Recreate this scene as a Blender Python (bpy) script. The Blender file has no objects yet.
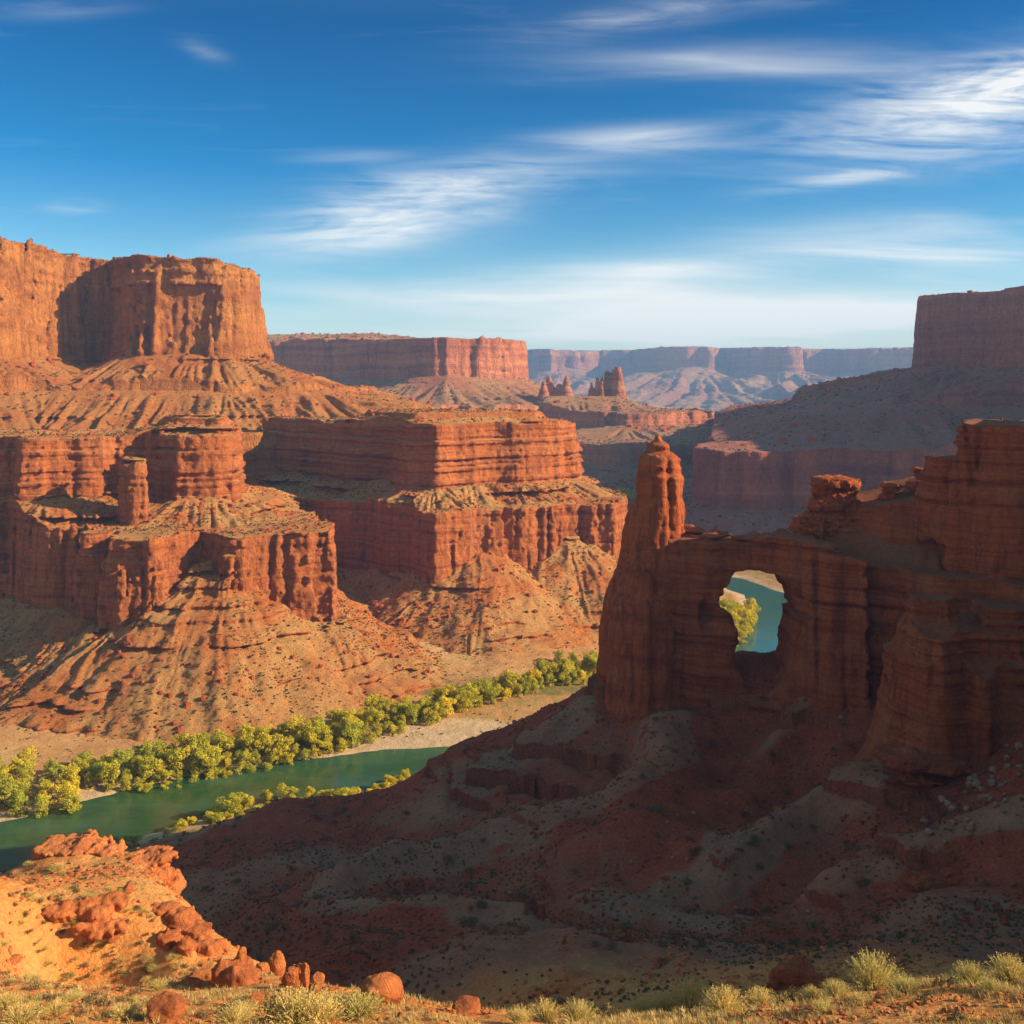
import bpy, math, random, time
import numpy as np
T0 = time.time()
def log(*a): print('[%.1fs]' % (time.time() - T0), *a, flush=True)
scene = bpy.context.scene
C = scene.collection
R = math.radians
# ------------------------------------------------------------------ camera
F = 995.56; HZ = 385.0; CZ = 100.0
cam_d = bpy.data.cameras.new('camera'); cam = bpy.data.objects.new('camera', cam_d); C.objects.link(cam)
cam_d.sensor_width = 36.0; cam_d.lens = 35.0
cam.location = (0, 0, CZ); cam.rotation_euler = (R(90), 0, 0)
cam_d.shift_y = -(512.0 - HZ) / 1024.0
cam_d.clip_start = 0.5; cam_d.clip_end = 30000
scene.camera = cam
# ------------------------------------------------------------------ sun and sky
SUN_EL = 24.0
SUN_AZ = -8.0            # degrees from +X towards +Y (negative: a little on the camera's side)
sd = np.array([math.cos(R(SUN_EL)) * math.cos(R(SUN_AZ)), math.cos(R(SUN_EL)) * math.sin(R(SUN_AZ)), math.sin(R(SUN_EL))])
sun_d = bpy.data.lights.new('sun', 'SUN'); sun = bpy.data.objects.new('sun', sun_d); C.objects.link(sun)
sun_d.energy = 5.0; sun_d.angle = R(0.5); sun_d.color = (1.0, 0.79, 0.50)
from mathutils import Vector
sun.rotation_euler = Vector(sd).to_track_quat('Z', 'Y').to_euler()
world = bpy.data.worlds.new('World'); scene.world = world; world.use_nodes = True
scene.view_settings.view_transform = 'Standard'; scene.view_settings.look = 'None'
scene.view_settings.exposure = 1.0; scene.view_settings.gamma = 1.0
try: scene.view_settings.use_curve_mapping = False
except Exception: pass
scene.render.engine = 'CYCLES'
scene.cycles.use_denoising = True
scene.cycles.max_bounces = 6; scene.cycles.diffuse_bounces = 3; scene.cycles.glossy_bounces = 2
scene.cycles.transmission_bounces = 3; scene.cycles.volume_bounces = 0; scene.cycles.transparent_max_bounces = 6

class NT:
    def __init__(s, tree): s.t = tree; s.n = tree.nodes; s.l = tree.links
    def new(s, typ, **kw):
        n = s.n.new(typ)
        for k, v in kw.items():
            if k.startswith('i_'):
                key = k[2:]; key = int(key) if key.isdigit() else key.replace('_', ' ')
                if hasattr(v, 'is_output') : s.l.new(v, n.inputs[key])
                else: n.inputs[key].default_value = v
            else: setattr(n, k, v)
        return n
    def lk(s, a, b): s.l.new(a, b)
    def math(s, op, a, b=None, c=None, clamp=False):
        n = s.n.new('ShaderNodeMath'); n.operation = op; n.use_clamp = clamp
        for i, v in enumerate((a, b, c)):
            if v is None: continue
            if hasattr(v, 'is_output'): s.l.new(v, n.inputs[i])
            else: n.inputs[i].default_value = v
        return n.outputs[0]
    def mix(s, f, a, b, blend='MIX'):
        n = s.n.new('ShaderNodeMix'); n.data_type = 'RGBA'; n.blend_type = blend
        for i, v in ((0, f), (6, a), (7, b)):
            if hasattr(v, 'is_output'): s.l.new(v, n.inputs[i])
            else:
                if i and len(v) == 3: v = (*v, 1)
                n.inputs[i].default_value = v
        return n.outputs[2]
    def ramp(s, fac, stops, interp='LINEAR'):
        n = s.n.new('ShaderNodeValToRGB'); n.color_ramp.interpolation = interp
        e = n.color_ramp.elements
        while len(e) < len(stops): e.new(0.5)
        for el, (p, c) in zip(e, stops):
            el.position = p; el.color = (*c, 1) if len(c) == 3 else c
        s.l.new(fac, n.inputs[0]); return n.outputs[0]
    def noise(s, vec, scale, detail=4, rough=0.55, dist=0.0):
        n = s.n.new('ShaderNodeTexNoise'); n.inputs['Scale'].default_value = scale
        n.inputs['Detail'].default_value = detail; n.inputs['Roughness'].default_value = rough
        n.inputs['Distortion'].default_value = dist
        s.l.new(vec, n.inputs['Vector']); return n.outputs['Fac']
    def vmul(s, vec, v):
        n = s.n.new('ShaderNodeVectorMath'); n.operation = 'MULTIPLY'; s.l.new(vec, n.inputs[0]); n.inputs[1].default_value = v
        return n.outputs[0]

w = NT(world.node_tree); w.n.clear()
wo = w.new('ShaderNodeOutputWorld'); bg = w.new('ShaderNodeBackground')
sky = w.new('ShaderNodeTexSky', sky_type='NISHITA', sun_disc=False, sun_elevation=R(SUN_EL), sun_rotation=R(90 - SUN_AZ),
            altitude=1500.0, air_density=1.0, dust_density=0.3, ozone_density=1.5)
SKY_STR = 0.10
HAZE_D = 0.00014
tc = w.new('ShaderNodeTexCoord')
sep = w.new('ShaderNodeSeparateXYZ'); w.lk(tc.outputs['Generated'], sep.inputs[0])
dx, dy, dz = sep.outputs
hs = w.new('ShaderNodeHueSaturation'); w.lk(sky.outputs[0], hs.inputs['Color']); hs.inputs['Saturation'].default_value = 1.25
# deep polarised blue higher up, as the photograph's sky
tint = w.ramp(dz, [(0.0, (0.85, 0.80, 0.72)), (0.06, (0.72, 0.76, 0.70)), (0.12, (0.50, 0.72, 0.72)), (0.21, (0.04, 0.50, 0.66)), (0.34, (0.0, 0.35, 0.53)), (0.50, (0.8, 0.72, 0.6)), (0.75, (3.4, 2.1, 1.15))])
ahead = w.math('MULTIPLY', w.math('SUBTRACT', dy, 0.15), 2.2, clamp=True)      # the sky behind and overhead is paler than the deep band ahead
skyc = w.mix(1.0, hs.outputs[0], w.mix(ahead, (2.1, 1.40, 0.85), tint), 'MULTIPLY')
# cirrus: streaks laid out by direction (azimuth / elevation) with noise
dyc = w.math('MAXIMUM', dy, 0.12)
az = w.math('DIVIDE', dx, dyc); el = w.math('DIVIDE', dz, dyc)
comb = w.new('ShaderNodeCombineXYZ'); w.lk(az, comb.inputs[0]); w.lk(el, comb.inputs[1])
def cloud_field(ang, sx, sy, seed, dist, det=6, ro=.56):
    mp = w.new('ShaderNodeMapping'); w.lk(comb.outputs[0], mp.inputs['Vector'])
    mp.inputs['Rotation'].default_value = (0, 0, R(-ang)); mp.inputs['Scale'].default_value = (sx, sy, 1)
    mp.inputs['Location'].default_value = (seed, seed * 1.7, seed * .3)
    return w.noise(mp.outputs[0], 1.0, det, ro, dist)
streak_a = cloud_field(24, 5.0, 30.0, 3.1, 2.6)
streak_b = cloud_field(5, 3.2, 36.0, 9.4, 1.8)
soft = cloud_field(3, 2.2, 17.0, 4.4, 0.8, 5, .45)
puff = cloud_field(8, 9.0, 22.0, 5.5, 1.2)
CL = [ # px, py, half-w, half-h, angle, strength
 (985, 108, 165, 42, 11, 1.10, 'a'), (1010, 80, 90, 18, 14, .6, 'a'), (655, 137, 85, 12, 2, .75, 'b'), (840, 180, 70, 7, 8, .55, 'a'), (395, 212, 105, 30, 13, .95, 'a'),
 (350, 235, 110, 22, 4, .55, 'b'), (585, 292, 150, 22, 2, 1.0, 'b'), (800, 322, 230, 24, 3, 1.35, 'b'), (900, 243, 170, 22, 3, .95, 'b'),
 (960, 262, 90, 14, 0, .8, 'b'), (700, 325, 220, 18, 2, .7, 'b'), (45, 8, 65, 9, 2, .34, 'b'), (655, 14, 120, 14, 8, .34, 'a'), (760, 62, 190, 16, 1, .42, 'b'),
 (360, 300, 170, 22, 2, .35, 'b'), (76, 206, 26, 6, 0, .5, 'a'), (204, 51, 22, 8, -20, .2, 'a'), (345, 158, 50, 7, 1, .45, 'b'), (540, 335, 220, 16, 0, .4, 'b'), (640, 268, 120, 10, 1, .6, 'b'),(500,180,120,24,6,.35,'a'),
]
tot = {'a': None, 'b': None}
for (px, py, hw, hh, an, st, kind) in CL:
    a0 = (px - 512) / F; e0 = (HZ - py) / F
    ca, sa = math.cos(R(an)), math.sin(R(an))
    u = w.math('SUBTRACT', az, a0); v = w.math('SUBTRACT', el, e0)
    uu = w.math('ADD', w.math('MULTIPLY', u, ca * F / hw), w.math('MULTIPLY', v, sa * F / hw))
    vv = w.math('ADD', w.math('MULTIPLY', u, -sa * F / hh), w.math('MULTIPLY', v, ca * F / hh))
    d2 = w.math('ADD', w.math('MULTIPLY', uu, uu), w.math('MULTIPLY', vv, vv))
    g = w.math('EXPONENT', w.math('MULTIPLY', d2, -1.0))
    g = w.math('MULTIPLY', g, st)
    tot[kind] = g if tot[kind] is None else w.math('ADD', tot[kind], g)
fld = w.math('ADD', w.math('MULTIPLY', streak_a, 0.45), w.math('ADD', w.math('MULTIPLY', streak_b, 0.4), w.math('MULTIPLY', puff, 0.15)))
fld = w.math('MULTIPLY', w.math('SUBTRACT', fld, 0.38), 4.6, clamp=True)
fldb = w.math('MULTIPLY', w.math('SUBTRACT', w.math('ADD', w.math('MULTIPLY', soft, 0.75), w.math('MULTIPLY', streak_b, 0.25)), 0.36), 3.6, clamp=True)
cm = w.math('ADD', w.math('MULTIPLY', tot['a'], w.math('ADD', w.math('MULTIPLY', fld, 0.85), 0.10)), w.math('MULTIPLY', tot['b'], w.math('ADD', w.math('MULTIPLY', fldb, 1.2), 0.04)))
thin = w.math('MULTIPLY', w.math('SUBTRACT', streak_b, 0.58), 0.3, clamp=True)
cm = w.math('MULTIPLY', w.math('ADD', cm, thin, clamp=True), 0.88, clamp=True)
skyf = w.mix(cm, skyc, (5.4, 5.4, 5.2))
w.lk(skyf, bg.inputs['Color']); bg.inputs['Strength'].default_value = SKY_STR
w.lk(bg.outputs[0], wo.inputs['Surface'])

# ------------------------------------------------------------------ noise (numpy)
_rng = np.random.default_rng(7)
T3 = (_rng.random(64 ** 3, dtype=np.float32) * 2 - 1)
T2 = (_rng.random(256 ** 2, dtype=np.float32) * 2 - 1)
f32 = np.float32
def n3(x, y, z):
    xi = np.floor(x); yi = np.floor(y); zi = np.floor(z)
    fx = (x - xi).astype(f32); fy = (y - yi).astype(f32); fz = (z - zi).astype(f32)
    fx = fx * fx * (3 - 2 * fx); fy = fy * fy * (3 - 2 * fy); fz = fz * fz * (3 - 2 * fz)
    xi = xi.astype(np.int32) & 63; yi = yi.astype(np.int32) & 63; zi = zi.astype(np.int32) & 63
    x1 = ((xi + 1) & 63) << 12; y1 = ((yi + 1) & 63) << 6; z1 = (zi + 1) & 63; xi = xi << 12; yi = yi << 6
    def lz(a): 
        p = T3[a + zi]; return p + (T3[a + z1] - p) * fz
    a = lz(xi + yi); b = lz(xi + y1); a += (b - a) * fy
    c = lz(x1 + yi); d = lz(x1 + y1); c += (d - c) * fy
    return a + (c - a) * fx
def n2(x, y, s=0):
    x = x + s * 17.31; y = y + s * 9.77
    xi = np.floor(x); yi = np.floor(y); fx = (x - xi).astype(f32); fy = (y - yi).astype(f32)
    fx = fx * fx * (3 - 2 * fx); fy = fy * fy * (3 - 2 * fy)
    xi = xi.astype(np.int32) & 255; yi = yi.astype(np.int32) & 255; x1 = ((xi + 1) & 255) << 8; y1 = (yi + 1) & 255; xi = xi << 8
    a = T2[xi + yi]; b = T2[xi + y1]; a = a + (b - a) * fy
    c = T2[x1 + yi]; d = T2[x1 + y1]; c = c + (d - c) * fy
    return a + (c - a) * fx
def fbm2(x, y, o=4, s=0, g=0.5):
    r = 0; a = 1.0; t = 0
    for i in range(o):
        r = r + a * n2(x, y, s + i * 3); t += a; a *= g
        x, y = 1.9 * (x * 0.8 - y * 0.6), 1.9 * (x * 0.6 + y * 0.8)
    return r / t * 1.4
def bil2(x, y, o=3, s=0, g=0.5):
    r = 0; a = 1.0; t = 0
    for i in range(o):
        r = r + a * np.abs(n2(x, y, s + i * 3)); t += a; a *= g
        x, y = 2.0 * (x * 0.8 - y * 0.6), 2.0 * (x * 0.6 + y * 0.8)
    return r / t * 1.6
def fbm3(x, y, z, o=3, s=0, g=0.5):
    x = x + s * 5.3; r = 0; a = 1.0; t = 0
    for i in range(o):
        r = r + a * n3(x, y, z); t += a; a *= g
        x, y, z = 2.0 * (x * 0.8 - y * 0.6) + 3.1, 2.0 * (x * 0.6 + y * 0.8) + 1.7, 2.03 * z + 5.1
    return r / t * 1.4
def smooth(a, b, x):
    t = np.clip((x - a) / (b - a), 0, 1); return t * t * (3 - 2 * t)

def poly_dist(P, X, Y, closed=True):
    """signed distance (negative inside), nearest point"""
    P = np.asarray(P, dtype=f32); n = len(P)
    best = np.full(X.shape, 1e12, f32); qx = np.zeros_like(best); qy = np.zeros_like(best); tt = np.zeros_like(best)
    ins = np.zeros(X.shape, bool)
    for i in range(n if closed else n - 1):
        ax, ay = P[i]; bx, by = P[(i + 1) % n]
        ex, ey = bx - ax, by - ay
        t = np.clip(((X - ax) * ex + (Y - ay) * ey) / max(ex * ex + ey * ey, 1e-9), 0, 1)
        cx, cy = ax + t * ex, ay + t * ey
        d = (X - cx) ** 2 + (Y - cy) ** 2
        m = d < best
        best = np.where(m, d, best); qx = np.where(m, cx, qx); qy = np.where(m, cy, qy); tt = np.where(m, i + t, tt)
        if closed:
            c = ((ay > Y) != (by > Y))
            with np.errstate(divide='ignore', invalid='ignore'):
                xx = (bx - ax) * (Y - ay) / (by - ay if by != ay else 1e-9) + ax
            ins ^= c & (X < xx)
    d = np.sqrt(best)
    if closed: d = np.where(ins, -d, d)
    return d, qx, qy, tt

def PX(px, Y): return (px - 512.0) / F * Y
def PZ(py, Y): return CZ - (py - HZ) / F * Y
def W(px, Y): return (PX(px, Y), Y)

# ------------------------------------------------------------------ river and ground height
RIV = np.array([(-330, 90), (-250, 140), (-180, 180), (-111, 216), (-76, 243), (-32, 261), (-2, 266), (30, 284), (62, 318), (86, 360), (104, 400), (117, 440), (121, 475), (110, 507), (86, 530), (62, 572),
                (50, 650), (54, 760), (66, 880), (110, 1040), (200, 1200), (260, 1500)], dtype=f32)
RHW = np.array([14, 14, 14, 13.5, 13.5, 12.5, 11, 10, 10, 10, 10, 10, 10, 10, 10, 12, 13, 14, 14, 14, 14, 14], dtype=f32)
CP = [ # (px, py, Y) seen points of the near slopes
 (600, 690, 188), (560, 705, 190), (520, 722, 192), (480, 735, 193), (440, 757, 192), (400, 784, 190), (350, 799, 188), (273, 797, 185), (239, 815, 183), (164, 830, 182), (120, 850, 180),
 (640, 702, 180), (700, 674, 181), (755, 659, 178), (800, 672, 173), (850, 682, 166), (880, 702, 160), (930, 715, 152),
 (600, 740, 174), (500, 785, 172), (700, 750, 164), (760, 715, 168), (800, 760, 154), (880, 762, 142), (960, 745, 139), (1020, 742, 136),
 (300, 830, 166), (420, 830, 162), (380, 852, 150), (520, 835, 152), (600, 822, 150), (660, 790, 152), (720, 800, 146),
 (450, 868, 140), (560, 845, 138), (640, 815, 140), (300, 862, 146), (200, 862, 158),
 (200, 890, 148), (300, 893, 132), (400, 893, 124), (500, 912, 120), (600, 920, 112), (700, 935, 106), (850, 945, 100), (1000, 930, 98),
 (1000, 850, 112), (900, 862, 118), (800, 872, 122), (700, 905, 122), (720, 872, 126), (780, 835, 134), (880, 815, 130), (1000, 790, 126), (1015, 900, 104),
 (930, 905, 106), (850, 915, 108), (500, 985, 92), (600, 985, 90), (380, 960, 100), (750, 985, 86), (900, 965, 84), (300, 935, 110),
 (512, 1032, 36), (600, 1026, 36.5), (680, 1020, 37), (750, 1010, 38), (870, 987, 40), (950, 980, 41), (1024, 968, 42),
 (0, 862, 82), (50, 848, 89), (90, 844, 92), (130, 850, 88), (160, 866, 82), (185, 900, 76), (215, 945, 67), (255, 968, 58), (320, 988, 49), (400, 1003, 43), (450, 1016, 39),
 (0, 920, 60), (100, 920, 66), (0, 1000, 41), (100, 1000, 44), (200, 1000, 47), (60, 880, 76), (300, 1020, 39), (150, 935, 66)]
CW = [ # world points: x, y, z
 (-60, 206, 2), (-85, 198, 0), (-30, 224, 2), (0, 232, 3), (30, 236, 8), (55, 236, 12), (-110, 190, 0), (-10, 240, -4), (90, 262, 4), (50, 203, 38), (30, 206, 36), (70, 214, 36), (45, 260, -3), (130, 262, 2), (80, 300, -8), (0, 260, -10), (-60, 235, -8), (-120, 215, -8), (130, 320, -10),
 (-38, 104, 30), (-58, 118, 26), (-20, 84, 40), (-80, 112, 28), (-28, 62, 58), (0, 60, 58), (25, 62, 58), (45, 64, 60), (-110, 92, 50), (-140, 60, 70), (-150, 110, 32), (-120, 150, 12), (-200, 150, 4), (-160, 190, -4), (-200, 60, 70),
 (0, 0, 96), (0, 12, 89.5), (-20, 15, 88), (20, 15, 88), (0, 22, 84), (15, 27, 81.5), (-15, 27, 81), (0, -30, 99), (-60, 0, 92), (60, 0, 98), (60, 30, 84), (-60, 28, 80), (90, 45, 85), (0, -120, 105), (120, -40, 108), (-120, -40, 92), (220, 0, 110), (-260, 0, 80),
 (62, 85, 50), (75, 100, 62), (86, 115, 75), (90, 132, 78), (95, 150, 78), (110, 90, 80), (150, 110, 100), (150, 150, 100), (150, 190, 80), (120, 190, 62), (120, 215, 36), (170, 60, 95), (220, 120, 100), (220, 200, 70), (200, 260, 10), (90, 185, 55)]
cps = np.array([(PX(a, c), c, PZ(b, c)) for a, b, c in CP] + CW, dtype=np.float64)
def _tps_k(r2): return 0.5 * r2 * np.log(r2 + 1e-9)
def tps_fit(P, lam=0.6):
    n = len(P); xy = P[:, :2] / 100.0
    d2 = ((xy[:, None] - xy[None]) ** 2).sum(-1)
    K = _tps_k(d2) + lam * 1e-3 * np.eye(n)
    A = np.zeros((n + 3, n + 3)); A[:n, :n] = K; A[:n, n] = 1; A[:n, n + 1:] = xy; A[n, :n] = 1; A[n + 1:, :n] = xy.T
    b = np.zeros(n + 3); b[:n] = P[:, 2]
    return np.linalg.solve(A, b), xy
_wt, _cxy = tps_fit(cps)
def tps_eval(X, Y):
    x = (X / 100.0).astype(f32).ravel(); y = (Y / 100.0).astype(f32).ravel()
    r = np.full(x.shape, _wt[-3], f32) + f32(_wt[-2]) * x + f32(_wt[-1]) * y
    for (cx, cy), wv in zip(_cxy, _wt):
        d2 = (x - f32(cx)) ** 2 + (y - f32(cy)) ** 2 + f32(1e-9)
        r += f32(wv * 0.5) * d2 * np.log(d2)
    return r.reshape(X.shape)
def _hit0(px, py):
    Ys = np.linspace(100, 200, 1200).astype(f32); Xs = ((px - 512) / F * Ys).astype(f32); g = tps_eval(Xs, Ys)
    k = np.nonzero((g >= CZ - (py - HZ) / F * Ys) & (Ys > 104))[0]; i = k[0] if len(k) else 600
    return float(Xs[i]), float(Ys[i])
RIDGES = [([(682, 735), (664, 779), (613, 810), (545, 834), (442, 851), (340, 868)], 5.0, 6.0), ([(893, 762), (824, 800), (759, 838), (708, 872)], 4.6, 5.0), ([(1019, 817), (947, 835), (879, 862), (811, 892)], 4.2, 4.5),
          ([(330, 888), (442, 899), (510, 916)], 3.0, 4.5), ([(613, 902), (681, 912), (740, 922)], 3.0, 4.5), ([(600, 705), (560, 730), (500, 765), (440, 800)], 2.6, 5.0), ([(800, 700), (770, 745), (735, 790)], 3.2, 4.0)]
RIDGES = [([_hit0(*q) for q in L], a, w_) for L, a, w_ in RIDGES]
def ridges_h(X, Y):
    h = np.zeros_like(X); wx = X + 3.0 * n2(X / 9, Y / 9, 3); wy = Y + 3.0 * n2(X / 9, Y / 9, 8)
    for L, a, wd in RIDGES:
        d, _, _, _ = poly_dist(L, wx, wy, closed=False)
        h += a * (1.25 * np.exp(-(d / wd) ** 2) - 0.62 * np.exp(-(d / (2.3 * wd)) ** 2))
    return h
STR = {}
def strata(z, seed=1, tmin=0.7, tmax=3.5, sm=3):
    key = (seed, tmin, tmax, sm)
    if key not in STR:
        rg = np.random.default_rng(seed); a = np.zeros(6000, f32); i = 0; v = 0
        while i < 6000:
            L = int(rg.uniform(tmin, tmax) * 10); nv = rg.uniform(-1, 1)
            if abs(nv - v) < .5: nv = -nv
            v = nv; a[i:i + L] = v; i += L
        k = np.ones(sm) / sm; STR[key] = np.convolve(a, k, 'same').astype(f32)
    idx = (z + 100) * 10; i0 = np.clip(np.floor(idx).astype(np.int32), 0, 5998); fr = np.clip(idx - i0, 0, 1)
    t = STR[key]; return t[i0] * (1 - fr) + t[i0 + 1] * fr
def ground_all(X, Y):
    """ground height and surface masks"""
    X = X.astype(f32); Y = Y.astype(f32)
    d, _, _, tt = poly_dist(RIV, X, Y, closed=False)
    hw = np.interp(tt, np.arange(len(RHW)), RHW).astype(f32)
    dn = d - hw + 1.5 * fbm2(X / 16, Y / 16, 3, 5)
    val = np.where(dn < 0, np.maximum(-2.5, dn * 0.5), 0.16 * np.minimum(dn, 7))
    val = val + 1.7 * smooth(8, 22, dn) + 4.5 * smooth(30, 110, dn)
    val = val + smooth(12, 60, dn) * (1.8 * fbm2(X / 45, Y / 45, 4, 2) + 0.5 * fbm2(X / 9, Y / 9, 3, 8))
    far = smooth(500, 1600, Y)
    val = val + far * 14 * (fbm2(X / 400, Y / 400, 5, 11) + 0.2) * smooth(10, 200, dn)
    hill = np.full(X.shape, -30.0, f32)
    near = (np.hypot(X, Y) < 420)
    if near.any():
        hh = tps_eval(X[near], Y[near])
        out = smooth(250, 400, np.hypot(X[near], Y[near]))
        hill[near] = hh * (1 - out) - 30 * out
    back = smooth(0, 80, -Y) 
    hill = np.where(near, hill, np.where(Y < 60, 90.0 + 0 * X, -30.0)).astype(f32) if True else hill
    # relief on the near slopes
    r = np.hypot(X, Y)
    am = smooth(20, 120, r)
    hill = hill + am * (2.2 * fbm2(X / 30, Y / 30, 3, 21) - 1.6 * (bil2(X / 22 + Y / 60, Y / 30, 3, 25) - .5)) + (0.15 + 0.5 * am) * fbm2(X / 5, Y / 5, 3, 31) + 0.12 * fbm2(X / 1.1, Y / 1.1, 2, 37)
    nr = am > 0
    if near.any(): hill[near] += (ridges_h(X[near], Y[near]) * smooth(70, 100, Y[near])).astype(f32)
    # ledges: hard beds cropping out along the contours of the shaded slope
    steep = np.zeros_like(hill); inz = smooth(104, 116, Y) * (1 - smooth(196, 210, Y))
    lm = inz
    wz = 1.3 * fbm2(X / 17, Y / 17, 3, 43) + .38 * fbm2(X / 2.6, Y / 2.6, 3, 44)
    for i, (z0, am_) in enumerate([(26.5, .9), (29.5, .8), (32.6, 1.3), (36.2, 1.2), (39.6, 1.1), (43.0, 1.3), (46.6, .8), (51.5, .8)]):
        s_ = hill - (z0 + wz + .04 * X * (i % 3 - 1))
        mk = smooth(-.12, .38, fbm2(X / 30 + 5 * i, Y / 14, 2, 60 + i) + .12) * inz * am_ * (1 + .9 * smooth(140, 165, Y) * (1 - smooth(25, 55, X))) * (1 + .5 * n2(X / 2.2, Y / 2.2, 7 + i))
        hill = hill + mk * np.where(s_ > 0, .62 * np.exp(-np.maximum(s_, 0) / 1.2), -.48 * np.exp(np.minimum(s_, 0) / .7))
        steep = np.maximum(steep, (np.abs(s_ + .1) < .40) * (mk > .15))
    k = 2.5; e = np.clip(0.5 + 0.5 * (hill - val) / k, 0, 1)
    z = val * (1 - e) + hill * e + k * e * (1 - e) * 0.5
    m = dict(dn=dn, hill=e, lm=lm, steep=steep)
    return z.astype(f32), m
GXY = None
def gz(X, Y):
    return ground_all(np.atleast_1d(np.asarray(X, f32)), np.atleast_1d(np.asarray(Y, f32)))[0]

# ------------------------------------------------------------------ mesh helpers
def mesh_from(name, V, Q, mat, smooth_=True, attrs=None):
    me = bpy.data.meshes.new(name)
    V = np.ascontiguousarray(V, dtype=f32); Q = np.ascontiguousarray(Q, dtype=np.int32); k = Q.shape[1]
    me.vertices.add(len(V)); me.vertices.foreach_set('co', V.ravel())
    me.loops.add(Q.size); me.loops.foreach_set('vertex_index', Q.ravel())
    me.polygons.add(len(Q)); me.polygons.foreach_set('loop_start', np.arange(0, Q.size, k, dtype=np.int32))
    me.polygons.foreach_set('loop_total', np.full(len(Q), k, dtype=np.int32))
    me.polygons.foreach_set('use_smooth', np.full(len(Q), smooth_, dtype=bool))
    me.update(calc_edges=True)
    if attrs:
        for an, av in attrs.items():
            at = me.attributes.new(an, 'FLOAT', 'POINT'); at.data.foreach_set('value', np.ascontiguousarray(av, dtype=f32))
    if mat: me.materials.append(mat)
    return me
def obj(name, me, parent=None, loc=None):
    o = bpy.data.objects.new(name, me); C.objects.link(o)
    if parent: o.parent = parent
    if loc is not None: o.location = loc
    return o
def tag(o, label=None, cat=None, group=None, kind=None):
    if label: o['label'] = label
    if cat: o['category'] = cat
    if group: o['group'] = group
    if kind: o['kind'] = kind
    return o
def empty(name, loc, label, cat, group=None):
    o = obj(name, None, None, loc); o.empty_display_size = 1; return tag(o, label, cat, group)
def fan_faces(ni, nj):
    i, j = np.meshgrid(np.arange(ni - 1), np.arange(nj - 1), indexing='ij'); a = (i * nj + j).ravel()
    return np.stack([a, a + nj, a + nj + 1, a + 1], 1)
def compact(V, Q, keep, extra):
    Qk = Q[keep]; used = np.zeros(len(V), bool); used[Qk.ravel()] = True
    m = np.cumsum(used) - 1
    return V[used], m[Qk], [e[used] for e in extra]

def surfnet(Fv, org, cell):
    nx, ny, nz = Fv.shape
    S = Fv < 0
    cnt = np.zeros((nx - 1, ny - 1, nz - 1), np.int8)
    for a in (0, 1):
        for b in (0, 1):
            for c in (0, 1): cnt += S[a:nx - 1 + a, b:ny - 1 + b, c:nz - 1 + c]
    act = (cnt > 0) & (cnt < 8); del cnt
    I, J, K = np.nonzero(act); n = len(I)
    idx = np.full(act.shape, -1, np.int32); idx[I, J, K] = np.arange(n, dtype=np.int32); del act
    val = {}
    for a in (0, 1):
        for b in (0, 1):
            for c in (0, 1): val[a, b, c] = Fv[I + a, J + b, K + c]
    acc = np.zeros((n, 3), f32); num = np.zeros(n, f32)
    for ax in range(3):
        for p in (0, 1):
            for q in (0, 1):
                if ax == 0: c0, c1 = (0, p, q), (1, p, q)
                elif ax == 1: c0, c1 = (p, 0, q), (p, 1, q)
                else: c0, c1 = (p, q, 0), (p, q, 1)
                v0, v1 = val[c0], val[c1]; m = (v0 < 0) != (v1 < 0)
                t = np.where(m, v0 / np.where(m, v0 - v1, 1), 0).astype(f32)
                for d in range(3):
                    acc[:, d] += np.where(m, c0[d] + (t if d == ax else 0), 0)
                num += m
    V = (np.stack([I, J, K], 1).astype(f32) + acc / num[:, None]) * np.array(cell, f32) + np.array(org, f32)
    Q = []
    # edges along x, y, z
    for ax in range(3):
        if ax == 0:
            A = S[:-1, 1:-1, 1:-1]; B = S[1:, 1:-1, 1:-1]
            g = lambda i, j, k: (idx[i, j, k], idx[i, j + 1, k], idx[i, j + 1, k + 1], idx[i, j, k + 1])
        elif ax == 1:
            A = S[1:-1, :-1, 1:-1]; B = S[1:-1, 1:, 1:-1]
            g = lambda i, j, k: (idx[i, j, k], idx[i, j, k + 1], idx[i + 1, j, k + 1], idx[i + 1, j, k])
        else:
            A = S[1:-1, 1:-1, :-1]; B = S[1:-1, 1:-1, 1:]
            g = lambda i, j, k: (idx[i, j, k], idx[i + 1, j, k], idx[i + 1, j + 1, k], idx[i, j + 1, k])
        for flip in (False, True):
            m = (A & ~B) if not flip else (~A & B)
            i, j, k = np.nonzero(m)
            q = np.stack(g(i, j, k), 1)
            Q.append(q if not flip else q[:, ::-1])
    return V, np.concatenate(Q)

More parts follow.
